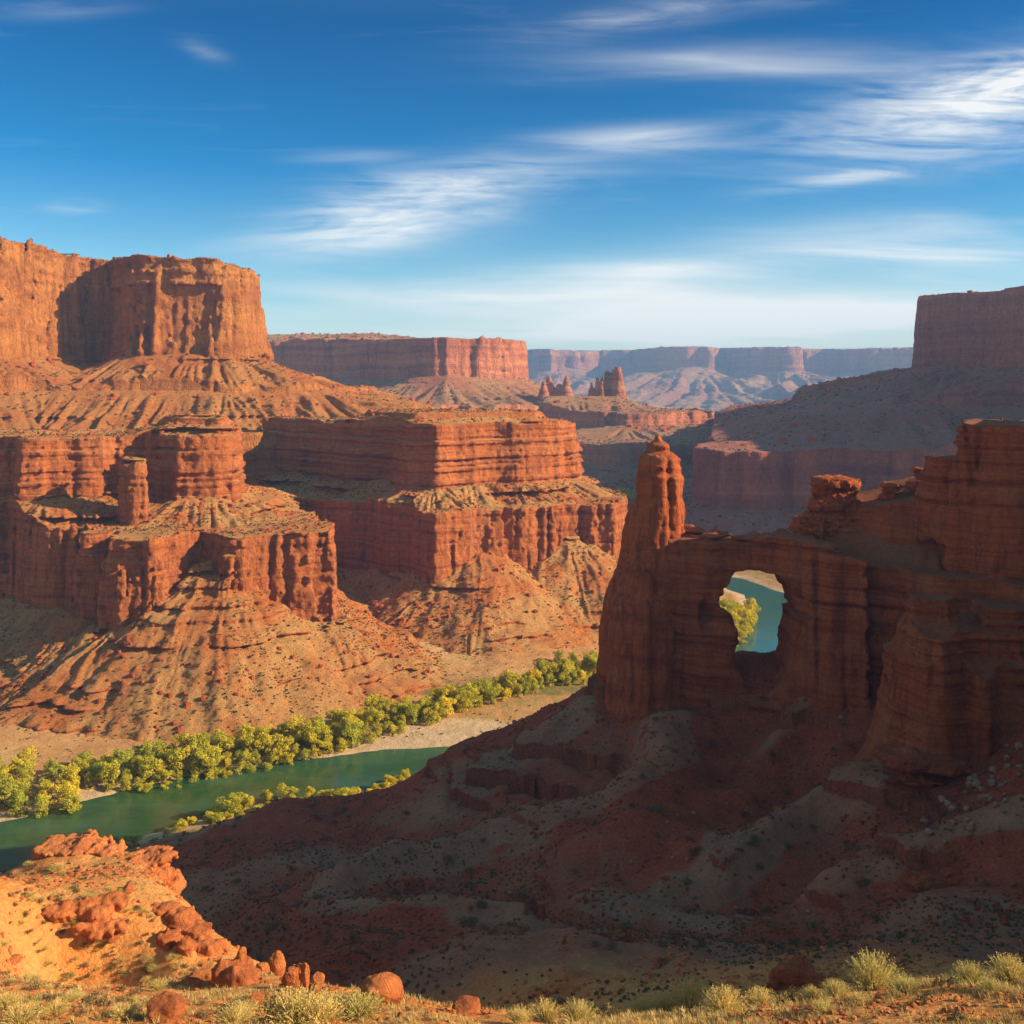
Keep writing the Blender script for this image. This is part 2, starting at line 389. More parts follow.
RUBBLE = []
SCRUB = []     # (x, y, z, size) of small bushes on slopes
def talus_h(t, X, Y):
    d, qx, qy, _ = poly_dist(t['p'], X, Y)
    D = t.get('D', 30.0)
    h = t['z'] - D * (1 - np.exp(-np.maximum(d, 0) * t.get('s', 0.65) / D)) 
    L = np.sqrt((X - qx) ** 2 + (Y - qy) ** 2) + 1e-3
    Rr = t.get('R', 16.0); gs = t.get('gs', 9.0)
    ux = qx + (X - qx) / L * Rr; uy = qy + (Y - qy) / L * Rr
    wv = 0.12 * L / gs
    g = bil2(ux / gs + 0.5 * n2(X / gs / 3, Y / gs / 3, 3), uy / gs + 0.5 * n2(X / gs / 3 + 9, Y / gs / 3, 4), 3, t.get('seed', 1), .55)
    g2 = fbm2(ux / gs / 2.5, uy / gs / 2.5, 2, t.get('seed', 1) + 9)
    sp_ = bil2(ux / gs / 3.2 + .3, uy / gs / 3.2, 2, t.get('seed', 1) + 20)
    h = h + t.get('g', 3.0) * smooth(0, 2.0 * gs, d) * (0.9 * (g - 0.55) + 0.5 * (bil2(ux / gs * 2.7, uy / gs * 2.7, 2, t.get('seed', 1) + 33) - .5) + 0.15 * g2) + 1.5 * t.get('g', 3.0) * smooth(0, 5 * gs, d) * (sp_ - .5)
    h = h + t.get('n', 0.5) * fbm2(X / (gs * .7), Y / (gs * .7), 4, 77)
    return h, d
def formation(name, label, cat, box, cell, tiers, tals, mats, warp=(2.0, 20.0), seed=1, extra=None, cut=True, scrub=0, scr_size=(.35, .9), parts=('cliff', 'talus_slope'), zfloor=None, group=None, fine=0.0):
    X0, X1, Y0, Y1, Z0, Z1 = box
    cx, cy, cz = cell
    xs = np.arange(X0, X1, cx, dtype=f32); ys = np.arange(Y0, Y1, cy, dtype=f32); zs = np.arange(Z0, Z1, cz, dtype=f32)
    X, Y = np.meshgrid(xs, ys, indexing='ij')
    wx = X + warp[0] * fbm2(X / warp[1], Y / warp[1], 3, seed); wy = Y + warp[0] * fbm2(X / warp[1], Y / warp[1], 3, seed + 50)
    shp = (len(xs), len(ys), len(zs)); log(name, shp, np.prod(shp) / 1e6)
    Fv = np.full(shp, 1e3, f32); comp = np.zeros(shp, np.int8)
    Z = zs[None, None, :]
    for ti, t in enumerate(tiers):
        d, qx, qy, _ = poly_dist(t['p'], wx, wy)
        fs = t.get('fs', 5.0)
        # large buttresses and recesses
        d = d + t.get('ba', 0) * (0.5 - bil2(wx / t.get('bs', 25.0), wy / t.get('bs', 25.0), 2, seed + 7 + ti))
        top = t['z1'] + t.get('tn', 1.0) * fbm2(X / (fs * 3), Y / (fs * 3), 3, seed + 3)
        if 'slope' in t: top = top + t['slope'][0] * (X - t['slope'][2]) + t['slope'][1] * (Y - t['slope'][3])
        top = top + t.get('dome', 0) * (1 - np.exp(np.minimum(d, 0) / t.get('dr', 15.0)))
        if 'over' in t: top = np.maximum(top, talus_h(t['over'], X, Y)[0])
        if 'cap' in t: top = np.minimum(top, t['cap'])
        f = np.maximum(d[:, :, None] + (t.get('bat', 0.08) * (Z - t['z1'])), (Z - top[:, :, None]) * 0.9)
        if 'z0' in t: f = np.maximum(f, t['z0'] - Z)
        side = (d[:, :, None] + t.get('bat', 0.08) * (Z - t['z1'])) > (Z - top[:, :, None]) * 0.9
        m = f < Fv; Fv[m] = f[m]; comp[m] = np.where(side[m], 10 + ti, 1)
    for t in tals:
        h, d = talus_h(t, wx, wy)
        f = (Z - h[:, :, None]) * 0.82
        m = f < Fv; Fv[m] = f[m]; comp[m] = 1
    if extra: extra(Fv, comp, X, Y, zs)
    amp = max([t.get('fl', 1) + t.get('st', .5) for t in tiers] + [0.6]) * 1.3 + max(cell)
    I, J, K = np.nonzero(np.abs(Fv) < amp)
    x = xs[I]; y = ys[J]; z = zs[K]; c = comp[I, J, K]; dv = np.zeros(len(I), f32)
    for ti, t in list(enumerate(tiers)) + [(-5, dict(fl=.8, fs=3.0, st=.8))]:
        m = c == 10 + ti
        if not m.any(): continue
        xm, ym, zm = x[m], y[m], z[m]; fs = t.get('fs', 5.0); vs = t.get('vs', 6.0)
        n1 = np.abs(n3(xm / fs, ym / fs, zm / (fs * vs) + ti)); nn2 = np.abs(n3(xm / fs * 2.3 + 7, ym / fs * 2.3, zm / (fs * vs) * 1.7)); nn3 = fbm3(xm / fs * 3.1, ym / fs * 3.1, zm / fs * 2.2, 2)
        fl = 1.3 * (0.42 - n1) + 0.6 * (.4 - nn2) + 0.35 * nn3
        sw = 1.0 * n3(xm / 30, ym / 30, zm / 60 + 3) + .3 * n3(xm / 6, ym / 6, zm / 6)
        ss = t.get('ss', 1.0)
        stv = strata((zm + sw * ss) / ss, t.get('sseed', 1)) * (0.6 + 0.5 * n3(xm / (fs * 2) + 4, ym / (fs * 2), zm / (fs * 3)))
        dv[m] = t.get('fl', 1.5) * fl - t.get('st', .5) * stv
    m = c == 1
    if m.any():
        xm, ym, zm = x[m], y[m], z[m]
        mk = smooth(0.0, 0.4, fbm2(xm / 24, ym / 24, 2, 61))
        tl = tals[-1] if tals else {}
        dv[m] = -tl.get('led', 0.5) * mk * strata(zm + .8 * n3(xm / 9, ym / 9, zm / 9), 4, 1.2, 3.4) + 0.25 * tl.get('n', .5) * fbm3(xm / 2.5, ym / 2.5, zm / 2.5, 2)
    Fv[I, J, K] += dv
    Fv[0] = 9; Fv[-1] = 9; Fv[:, 0] = 9; Fv[:, -1] = 9; Fv[:, :, -1] = 9
    V, Q = surfnet(Fv, (X0, Y0, Z0), cell)
    ii = np.clip(np.rint((V - [X0, Y0, Z0]) / np.array(cell)).astype(int), 0, np.array(shp) - 1)
    cv = comp[ii[:, 0], ii[:, 1], ii[:, 2]]
    del Fv, comp
    is_t = (cv == 1).astype(f32)
    if cut:
        g = ground_all(V[:, 0], V[:, 1])[0] if zfloor is None else np.full(len(V), zfloor, f32)
        below = V[:, 2] < g - 1.5 * cz - .5
        keep = ~below[Q].all(1)
    else: keep = np.ones(len(Q), bool)
    # drop the hidden walls of the box behind the camera's reach only where they face nothing: kept simple, all other faces stay
    V, Q, (is_t,) = compact(V, Q, keep, [is_t])
    tq = is_t[Q].mean(1) > 0.5
    # face normals -> only count gentle faces of the talus
    e1 = V[Q[:, 2]] - V[Q[:, 0]]; e2 = V[Q[:, 3]] - V[Q[:, 1]]; N = np.cross(e1, e2); N /= np.linalg.norm(N, axis=1, keepdims=True) + 1e-9
    vn = np.zeros((len(V), 3), f32)
    for k in range(4): np.add.at(vn, Q[:, k], N)
    vn /= np.linalg.norm(vn, axis=1, keepdims=True) + 1e-9
    if fine > 0:
        V = V + vn * (fine * fbm3(V[:, 0] / (cx * 3), V[:, 1] / (cx * 3), V[:, 2] / (cx * 3), 2))[:, None]
    soil = np.clip(np.where(is_t > .5, smooth(0.45, 0.72, vn[:, 2]), smooth(0.72, 0.93, vn[:, 2])), 0, 1)
    base = np.array([(X0 + X1) / 2, (Y0 + Y1) / 2, max(Z0, 0)], f32)
    root = empty(name, base, label, cat, group)
    for pn, mk in ((parts[0], ~tq), (parts[1], tq)) if parts[1] else ((parts[0], tq | True),):
        if mk.sum() < 50: continue
        v2, q2, (so,) = compact(V, Q, mk, [soil])
        o = obj(pn, mesh_from(name + '_' + pn, v2 - base, q2, mats, True, {'soil': so}), root)
    if scrub:
        cand = np.nonzero((vn[:, 2] > .62) & (is_t > .3) & (V[:, 2] > 2))[0]
        rg = np.random.default_rng(seed)
        sel = rg.choice(cand, min(scrub * 3, len(cand)), replace=False)
        dens = fbm2(V[sel, 0] / (cx * 60), V[sel, 1] / (cx * 60), 3, 91)
        sel = sel[(dens + rg.uniform(-.6, .6, len(sel))) > 0.0][:scrub]
        sz = rg.uniform(0, 1, len(sel)) ** 2 * (scr_size[1] - scr_size[0]) + scr_size[0]
        SCRUB.append(np.column_stack([V[sel], sz]))
        sel = rg.choice(cand, min(scrub * 3, len(cand)), replace=False)
        dens = fbm2(V[sel, 0] / (cx * 35), V[sel, 1] / (cx * 35), 3, 191)
        sel = sel[(dens + rg.uniform(-.5, .5, len(sel))) > 0.12][:scrub]
        RUBBLE.append(np.column_stack([V[sel], .12 * (1 / np.maximum(rg.uniform(0, 1, len(sel)), .03)) ** .75 * scr_size[0] / .35]))
    log(name, len(V), len(Q))
    return root, V
# ------------------------------------------------------------------ materials
def rock_mat(name, s=1.0, tone=1.0, sat_shift=0.0, soil=((0.36, 0.19, 0.085), (0.40, 0.13, 0.05)), bump=1.0, rock=None, strat=1.0, soilmix=0.5, joints=0.5):
    m = bpy.data.materials.new(name); m.use_nodes = True; t = NT(m.node_tree); t.n.clear()
    out = t.new('ShaderNodeOutputMaterial'); b = t.new('ShaderNodeBsdfPrincipled'); t.lk(b.outputs[0], out.inputs[0])
    b.inputs['Roughness'].default_value = 0.92; b.inputs['Specular IOR Level'].default_value = 0.12
    geo = t.new('ShaderNodeNewGeometry'); P = geo.outputs['Position']
    warpn = t.noise(P, 0.03 / s, 3)
    sp = t.new('ShaderNodeSeparateXYZ'); t.lk(P, sp.inputs[0])
    zw = t.math('ADD', sp.outputs[2], t.math('MULTIPLY', warpn, 4.0 * s))
    cmb = t.new('ShaderNodeCombineXYZ'); BZ = 2.6 if strat > .5 else 0.9
    t.lk(t.math('MULTIPLY', sp.outputs[0], (0.012 if strat > .5 else 0.03) / s), cmb.inputs[0]); t.lk(t.math('MULTIPLY', sp.outputs[1], (0.012 if strat > .5 else 0.03) / s), cmb.inputs[1]); t.lk(t.math('MULTIPLY', zw, 0.42 * strat / s), cmb.inputs[2])
    st = t.noise(cmb.outputs[0], 1.0, 6, 0.62)
    rock = rock or [(0.28, (0.18, 0.042, 0.018)), (0.42, (0.38, 0.105, 0.033)), (0.52, (0.48, 0.155, 0.048)), (0.60, (0.36, 0.095, 0.030)), (0.74, (0.56, 0.235, 0.085))]
    rc = t.ramp(st, [(p, tuple(v * tone for v in c)) for p, c in rock])
    # vertical varnish streaks
    vs = t.noise(t.vmul(P, (0.45 / s, 0.45 / s, 0.035 / s)), 1.0, 5, 0.6)
    rc = t.mix(t.math('MULTIPLY', t.math('SUBTRACT', vs, 0.50), 2.6, clamp=True), rc, (0.12 * tone, 0.036 * tone, 0.022 * tone))
    blot = t.noise(P, 0.06 / s, 5, 0.6)
    rc = t.mix(t.math('MULTIPLY', t.math('SUBTRACT', blot, 0.52), 2.0, clamp=True), rc, (0.52 * tone, 0.21 * tone, 0.09 * tone))
    jt = t.new('ShaderNodeTexVoronoi', feature='DISTANCE_TO_EDGE'); jt.inputs['Scale'].default_value = 1.0; jv = t.new('ShaderNodeVectorMath', operation='ADD'); jn = t.new('ShaderNodeTexNoise'); jn.inputs['Scale'].default_value = .6 / s; t.lk(P, jn.inputs['Vector']); jn.inputs['Detail'].default_value = 3
    jm = t.new('ShaderNodeVectorMath', operation='SCALE'); t.lk(jn.outputs['Color'], jm.inputs[0]); jm.inputs['Scale'].default_value = .45; t.lk(t.vmul(P, (0.28 / s, 0.28 / s, 0.035 / s)), jv.inputs[0]); t.lk(jm.outputs[0], jv.inputs[1]); t.lk(jv.outputs[0], jt.inputs['Vector'])
    blot2 = t.noise(P, 0.11 / s, 3, 0.6)
    jf = t.math('SUBTRACT', 1.0, t.math('MULTIPLY', jt.outputs['Distance'], 26.0), clamp=True)
    mot = t.noise(P, 1.1 / s, 6, 0.7)
    rc = t.mix(t.math('MULTIPLY', jf, t.math('MULTIPLY', t.math('SUBTRACT', blot2, 0.35), 2.4 * joints, clamp=True)), rc, (0.07 * tone, 0.022 * tone, 0.013 * tone))
    rc = t.mix(1.0, rc, t.ramp(mot, [(0.25, (0.70, 0.70, 0.70)), (0.75, (1.25, 1.25, 1.25))]), 'MULTIPLY')
    # soil
    sn = t.noise(P, 0.05 / s, 6, 0.65)
    sc = t.mix(t.ramp(sn, [(0.5 - soilmix * .12, (0, 0, 0)), (0.5 + .12, (1, 1, 1))]), soil[0], soil[1])
    sm_ = t.noise(P, 0.9 / s, 5, 0.75)
    sc = t.mix(1.0, sc, t.ramp(sm_, [(0.25, (0.62, 0.62, 0.62)), (0.75, (1.28, 1.28, 1.28))]), 'MULTIPLY')
    at = t.new('ShaderNodeAttribute', attribute_name='soil')
    fac = t.math('ADD', at.outputs['Fac'], t.math('MULTIPLY', t.math('SUBTRACT', mot, 0.5), 0.9))
    fac = t.math('MULTIPLY', t.math('SUBTRACT', fac, 0.35), 3.3, clamp=True)
    col = t.mix(fac, rc, sc)
    t.lk(col, b.inputs['Base Color'])
    # relief
    n1 = t.noise(t.vmul(P, (0.5 / s, 0.5 / s, BZ / s)), 1.0, 9, 0.78)
    n2_ = t.noise(P, 1.6 / s, 9, 0.78)
    vor = t.new('ShaderNodeTexVoronoi', feature='DISTANCE_TO_EDGE'); vor.inputs['Scale'].default_value = 0.55 / s; t.lk(t.vmul(P, (1, 1, 0.7)), vor.inputs['Vector'])
    crack = t.math('MULTIPLY', t.math('MINIMUM', vor.outputs['Distance'], 0.06), 3.0)
    h = t.math('ADD', t.math('MULTIPLY', n1, 0.9), t.math('ADD', t.math('MULTIPLY', n2_, 0.6), t.math('SUBTRACT', crack, t.math('MULTIPLY', jf, 0.6 * joints))))
    hs_ = t.math('MULTIPLY', n2_, 1.3)
    hm = t.math('ADD', t.math('MULTIPLY', h, t.math('SUBTRACT', 1.0, fac)), t.math('MULTIPLY', hs_, fac))
    bp = t.new('ShaderNodeBump'); bp.inputs['Strength'].default_value = 1.0; bp.inputs['Distance'].default_value = 1.0 * s * bump
    t.lk(hm, bp.inputs['Height']); t.lk(bp.outputs[0], b.inputs['Normal'])
    return m
M_near = rock_mat('red_sandstone_near', 0.6, 1.0, rock=[(0.28, (0.17, 0.035, 0.015)), (0.42, (0.36, 0.078, 0.026)), (0.52, (0.46, 0.115, 0.037)), (0.60, (0.34, 0.072, 0.024)), (0.74, (0.52, 0.165, 0.06))], soil=((0.33, 0.125, 0.065), (0.36, 0.100, 0.045)), bump=.8)
M_spire = rock_mat('spire_sandstone', 0.6, 1.0, rock=[(0.28, (0.22, 0.045, 0.018)), (0.42, (0.38, 0.085, 0.028)), (0.52, (0.46, 0.115, 0.037)), (0.60, (0.38, 0.085, 0.028)), (0.74, (0.50, 0.15, 0.055))], soil=((0.33, 0.125, 0.065), (0.36, 0.100, 0.045)), bump=.8, strat=.35)
M_mid = rock_mat('red_sandstone', 1.0, 1.10, soil=((0.54, 0.275, 0.10), (0.52, 0.165, 0.047)))
M_mesa = rock_mat('orange_sandstone', 1.8, 0.86, rock=[(0.25, (0.30, 0.085, 0.024)), (0.45, (0.48, 0.170, 0.044)), (0.6, (0.58, 0.23, 0.058)), (0.8, (0.68, 0.34, 0.105))], soil=((0.50, 0.215, 0.065), (0.46, 0.140, 0.036)), strat=.3)
M_far = rock_mat('hazy_sandstone', 4.0, 1.5, rock=[(0.28, (0.20, 0.06, 0.035)), (0.45, (0.36, 0.12, 0.06)), (0.6, (0.44, 0.16, 0.08)), (0.75, (0.52, 0.24, 0.13))], soil=((0.46, 0.24, 0.11), (0.46, 0.16, 0.08)))
M_shade_tint = rock_mat('shade_tinted_sandstone', 4.0, 1.3, rock=[(0.28, (0.20, 0.055, 0.045)), (0.45, (0.34, 0.105, 0.07)), (0.6, (0.42, 0.14, 0.09)), (0.75, (0.50, 0.22, 0.15))], soil=((0.50, 0.21, 0.15), (0.52, 0.17, 0.11)))  # purple of the mesa's shade and haze put into rock and soil colour
M_plat = rock_mat('plateau_sandstone', 14.0, 1.2, rock=[(0.28, (0.20, 0.07, 0.045)), (0.45, (0.36, 0.14, 0.08)), (0.6, (0.46, 0.20, 0.11)), (0.75, (0.55, 0.30, 0.18))], soil=((0.50, 0.28, 0.15), (0.42, 0.17, 0.09)))

def ground_mat():
    m = bpy.data.materials.new('desert_ground'); m.use_nodes = True; t = NT(m.node_tree); t.n.clear()
    out = t.new('ShaderNodeOutputMaterial'); b = t.new('ShaderNodeBsdfPrincipled'); t.lk(b.outputs[0], out.inputs[0])
    b.inputs['Roughness'].default_value = 0.95; b.inputs['Specular IOR Level'].default_value = 0.1
    geo = t.new('ShaderNodeNewGeometry'); P = geo.outputs['Position']
    A = lambda n: t.new('ShaderNodeAttribute', attribute_name=n).outputs['Fac']
    big = t.noise(P, 0.022, 6, 0.62); mid = t.noise(P, 0.25, 6, 0.7); fin = t.noise(P, 2.6, 6, 0.75); vf = t.noise(P, 14.0, 4, 0.7)
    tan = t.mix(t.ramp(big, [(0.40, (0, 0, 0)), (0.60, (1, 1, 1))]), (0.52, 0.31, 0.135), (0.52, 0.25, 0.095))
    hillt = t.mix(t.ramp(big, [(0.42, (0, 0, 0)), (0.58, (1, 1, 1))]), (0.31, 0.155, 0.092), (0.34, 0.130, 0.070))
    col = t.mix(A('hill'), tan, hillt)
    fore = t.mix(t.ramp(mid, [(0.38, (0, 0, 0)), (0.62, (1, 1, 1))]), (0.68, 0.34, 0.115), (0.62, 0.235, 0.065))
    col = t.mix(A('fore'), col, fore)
    redf = t.math('ADD', A('red'), t.math('MULTIPLY', t.math('SUBTRACT', mid, 0.5), 1.1))
    redc = t.mix(t.ramp(fin, [(0.3, (0, 0, 0)), (0.7, (1, 1, 1))]), (0.26, 0.055, 0.028), (0.38, 0.088, 0.040))
    col = t.mix(t.math('MULTIPLY', t.math('SUBTRACT', redf, 0.4), 3.0, clamp=True), col, redc)
    col = t.mix(t.math('MULTIPLY', A('rocky'), t.math('MULTIPLY', t.math('SUBTRACT', mid, .22), 2.2, clamp=True)), col, t.mix(fin, (0.13, 0.038, 0.024), (0.34, 0.105, 0.055)))
    grf = t.math('ADD', A('green'), t.math('MULTIPLY', t.math('SUBTRACT', mid, 0.5), 1.4))
    col = t.mix(t.math('MULTIPLY', t.math('SUBTRACT', grf, 0.4), 2.2, clamp=True), col, (0.17, 0.15, 0.045))
    col = t.mix(A('sand'), col, (0.52, 0.36, 0.22))
    col = t.mix(1.0, col, t.ramp(mid, [(0.25, (0.72, 0.72, 0.72)), (0.75, (1.22, 1.22, 1.22))]), 'MULTIPLY')
    col = t.mix(1.0, col, t.ramp(fin, [(0.25, (0.65, 0.65, 0.65)), (0.75, (1.28, 1.28, 1.28))]), 'MULTIPLY')
    t.lk(col, b.inputs['Base Color'])
    h = t.math('ADD', t.math('MULTIPLY', mid, 1.3), t.math('ADD', t.math('MULTIPLY', fin, 0.35), t.math('MULTIPLY', vf, 0.07)))
    bp = t.new('ShaderNodeBump'); bp.inputs['Strength'].default_value = 0.9; bp.inputs['Distance'].default_value = 0.8
    t.lk(h, bp.inputs['Height']); t.lk(bp.outputs[0], b.inputs['Normal'])
    return m
M_ground = ground_mat()
def water_mat():
    m = bpy.data.materials.new('river_water'); m.use_nodes = True; t = NT(m.node_tree); b = t.n['Principled BSDF']
    geo = t.new('ShaderNodeNewGeometry'); P = geo.outputs['Position']
    sp = t.new('ShaderNodeSeparateXYZ'); t.lk(P, sp.inputs[0])
    far = t.math('MULTIPLY', t.math('SUBTRACT', sp.outputs[1], 250.0), 0.012, clamp=True)
    c = t.mix(far, (0.030, 0.078, 0.024), (0.022, 0.115, 0.12))
    n = t.noise(t.vmul(P, (0.03, 0.09, 1)), 1.0, 4, .6)
    c = t.mix(t.ramp(n, [(0.45, (0, 0, 0)), (0.7, (1, 1, 1))]), c, (0.055, 0.115, 0.06))
    t.lk(c, b.inputs['Base Color']); b.inputs['Roughness'].default_value = 0.05; b.inputs['IOR'].default_value = 1.33
    bp = t.new('ShaderNodeBump'); bp.inputs['Strength'].default_value = 0.30; bp.inputs['Distance'].default_value = 0.10
    r = t.math('ADD', t.noise(t.vmul(P, (0.7, 1.3, 1)), 1.0, 4, .6), t.math('MULTIPLY', t.noise(P, .12, 3), 2.0))
    t.lk(r, bp.inputs['Height']); t.lk(bp.outputs[0], b.inputs['Normal'])
    return m
M_water = water_mat()

# ------------------------------------------------------------------ the ground, one sheet to the horizon
def build_ground():
    rr = np.concatenate([np.linspace(0.0, 22, 40)[:-1], np.linspace(22, 70, 360)[:-1], np.linspace(70, 255, 540)[:-1], np.linspace(255, 620, 260)[:-1], np.geomspace(620, 8500, 120)])
    aa = np.concatenate([np.linspace(-180, -34, 70)[:-1], np.linspace(-34, 34, 940)[:-1], np.linspace(34, 180, 70)])
    Rr, Aa = np.meshgrid(rr, np.radians(aa), indexing='ij')
    X = (Rr * np.sin(Aa)).astype(f32); Y = (Rr * np.cos(Aa)).astype(f32)
    Z, m = ground_all(X, Y)
    r = np.hypot(X, Y)
    low = 1 - smooth(3.0, 9.0, Z)
    red = smooth(0.0, .35, fbm2(X / 30, Y / 30, 4, 51) + 0.65 * smooth(26, 44, Z) * smooth(120, 150, Y) + 0.25 * smooth(25, 60, X)) * m['hill'] * smooth(75, 100, r)
    gr_ = np.gradient(Z, axis=0) / np.maximum(np.gradient(rr)[:, None], 1e-3); gt_ = np.gradient(Z, axis=1) / np.maximum(np.gradient(np.radians(aa))[None] * np.maximum(Rr, 1), 1e-3)
    rocky = smooth(1.0, 1.7, np.hypot(gr_, gt_)) * smooth(98, 106, r) * (r < 260)
    rh = np.zeros_like(Z); nm = (r < 230) & (r > 90); rh[nm] = ridges_h(X[nm], Y[nm])
    red = np.clip(red * .8 + .25 * (r > 95) * (r < 230) - .95 * smooth(.35, 1.6, rh) + .4 * smooth(0, 1.2, -rh), 0, 1) * m['hill']
    red = np.maximum(red, rocky) * (1 - low)
    green = smooth(3.5, 7, m['dn']) * (1 - smooth(16, 34, m['dn'] + 8 * fbm2(X / 14, Y / 14, 3, 71))) * (1 - smooth(1500, 2500, r)) * .55
    green = np.maximum(green, 0.75 * smooth(0.1, .5, fbm2(X / 40, Y / 25, 3, 73)) * smooth(270, 300, Y) * (1 - smooth(30, 90, m['dn'])) * (1 - m['hill']))
    beach = np.exp(-(((X + 30) / 42) ** 2 + ((Y - 283 - 0.12 * (X + 30)) / 9.0) ** 2))
    sand = np.maximum((m['dn'] > -3) * (1 - smooth(3.0, 5.5, m['dn'] + fbm2(X / 5, Y / 5, 2, 72))), smooth(.35, .6, beach)) * (1 - smooth(2.5, 4.5, Z))
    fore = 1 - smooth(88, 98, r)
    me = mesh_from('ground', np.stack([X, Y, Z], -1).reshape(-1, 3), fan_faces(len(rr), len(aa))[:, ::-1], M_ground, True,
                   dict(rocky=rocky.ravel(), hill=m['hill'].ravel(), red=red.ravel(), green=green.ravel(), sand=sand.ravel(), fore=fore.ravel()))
    return tag(obj('ground', me), 'red and tan desert ground of the canyon floor and slopes', None, None, 'structure')
build_ground(); log('ground')
def build_river():
    seg = []; hw = []
    for i in range(len(RIV) - 1):
        for t in np.linspace(0, 1, 12, endpoint=False):
            p0 = RIV[max(i - 1, 0)]; p1 = RIV[i]; p2 = RIV[i + 1]; p3 = RIV[min(i + 2, len(RIV) - 1)]
            seg.append(0.5 * ((2 * p1) + (-p0 + p2) * t + (2 * p0 - 5 * p1 + 4 * p2 - p3) * t * t + (-p0 + 3 * p1 - 3 * p2 + p3) * t ** 3)); hw.append(RHW[i] * (1 - t) + RHW[i + 1] * t)
    S = np.array(seg); H = np.array(hw) + 4.0
    Tn = np.gradient(S, axis=0); Tn /= np.linalg.norm(Tn, axis=1, keepdims=True); N = np.stack([-Tn[:, 1], Tn[:, 0]], 1)
    k = np.linspace(-1, 1, 9); V = S[:, None] + N[:, None] * (H[:, None] * k[None])[..., None]
    V = np.concatenate([V, np.zeros((*V.shape[:2], 1))], -1).reshape(-1, 3)
    me = mesh_from('river', V, fan_faces(len(S), 9)[:, ::-1], M_water)
    return tag(obj('river', me), 'green river winding between the canyon walls', None, None, 'structure')
build_river()

# ------------------------------------------------------------------ rock formations
Q = 1.0 if not globals().get('DRAFT') else DRAFT
# --- left butte
A_low = [(-58, 313), (-66, 309), (-80, 303), (-89, 303), (-94, 309), (-98, 311), (-101, 304), (-106, 297), (-116, 296), (-122, 302), (-124, 312), (-129, 306), (-134, 308), (-137, 318), (-146, 321), (-155, 322), (-163, 330), (-172, 338), (-235, 345), (-235, 405), (-90, 405), (-78, 372), (-68, 345), (-60, 325)]
A_up = [(-98, 346), (-103, 340), (-110, 338), (-113, 344), (-120, 348), (-128, 350), (-135, 345), (-141, 340), (-148, 337), (-156, 333), (-163, 333), (-168, 341), (-180, 346), (-192, 340), (-235, 345), (-235, 392), (-112, 392), (-100, 368)]
A_cap = [(-104, 352), (-118, 354), (-128, 362), (-124, 376), (-106, 374)]
def away(P, k): return [(x * k, y * k) for x, y in P]
KA = 1.077; KB = 1.06
A_low, A_up, A_cap = away(A_low, KA), away(A_up, KA * 1.02), away(A_cap, KA * 1.02)
formation('butte', 'red butte with two stepped cliff bands above the river trees', 'butte', (-255, 0, 262, 452, -4, 96), (0.53 / Q, 0.53 / Q, 0.46 / Q),
    [dict(p=A_low, z1=50.5, bat=0.10, fl=2.3, fs=4.6, st=.9, ba=5, bs=20, tn=.9, vs=7, over=dict(p=A_up, z=60, s=0.45, D=40, g=2.0, gs=6, seed=3)),
     dict(p=A_up, z1=80.5, bat=0.10, fl=1.8, fs=5.0, st=1.25, ba=4, bs=18, tn=1.0, dome=1.5, over=dict(p=A_cap, z=85, s=.35, D=10, g=.5, gs=8)),
     dict(p=A_cap, z1=87.5, z0=79, bat=0.7, fl=.5, fs=4.0, st=1.3, tn=.6),
     dict(p=away([(-128.8, 328), (-125.5, 325.5), (-122.8, 327), (-122.6, 331), (-125, 337), (-131, 340), (-131, 334)], KA), z1=73.0, bat=0.06, fl=1.0, fs=2.6, st=.9, tn=.6)],
    [dict(p=[(-103, 331), (-97, 331), (-99, 336), (-103, 336)], z=41, s=.80, D=110, g=1.7, gs=5, seed=21, R=12, n=.5), dict(p=A_low, z=24, s=0.66, D=60, g=1.9, gs=5.5, seed=11, R=18, n=.55, led=1.6)], M_mid, warp=(2.2, 16), seed=5, scrub=int(6500), scr_size=(.3, .8), fine=.16)
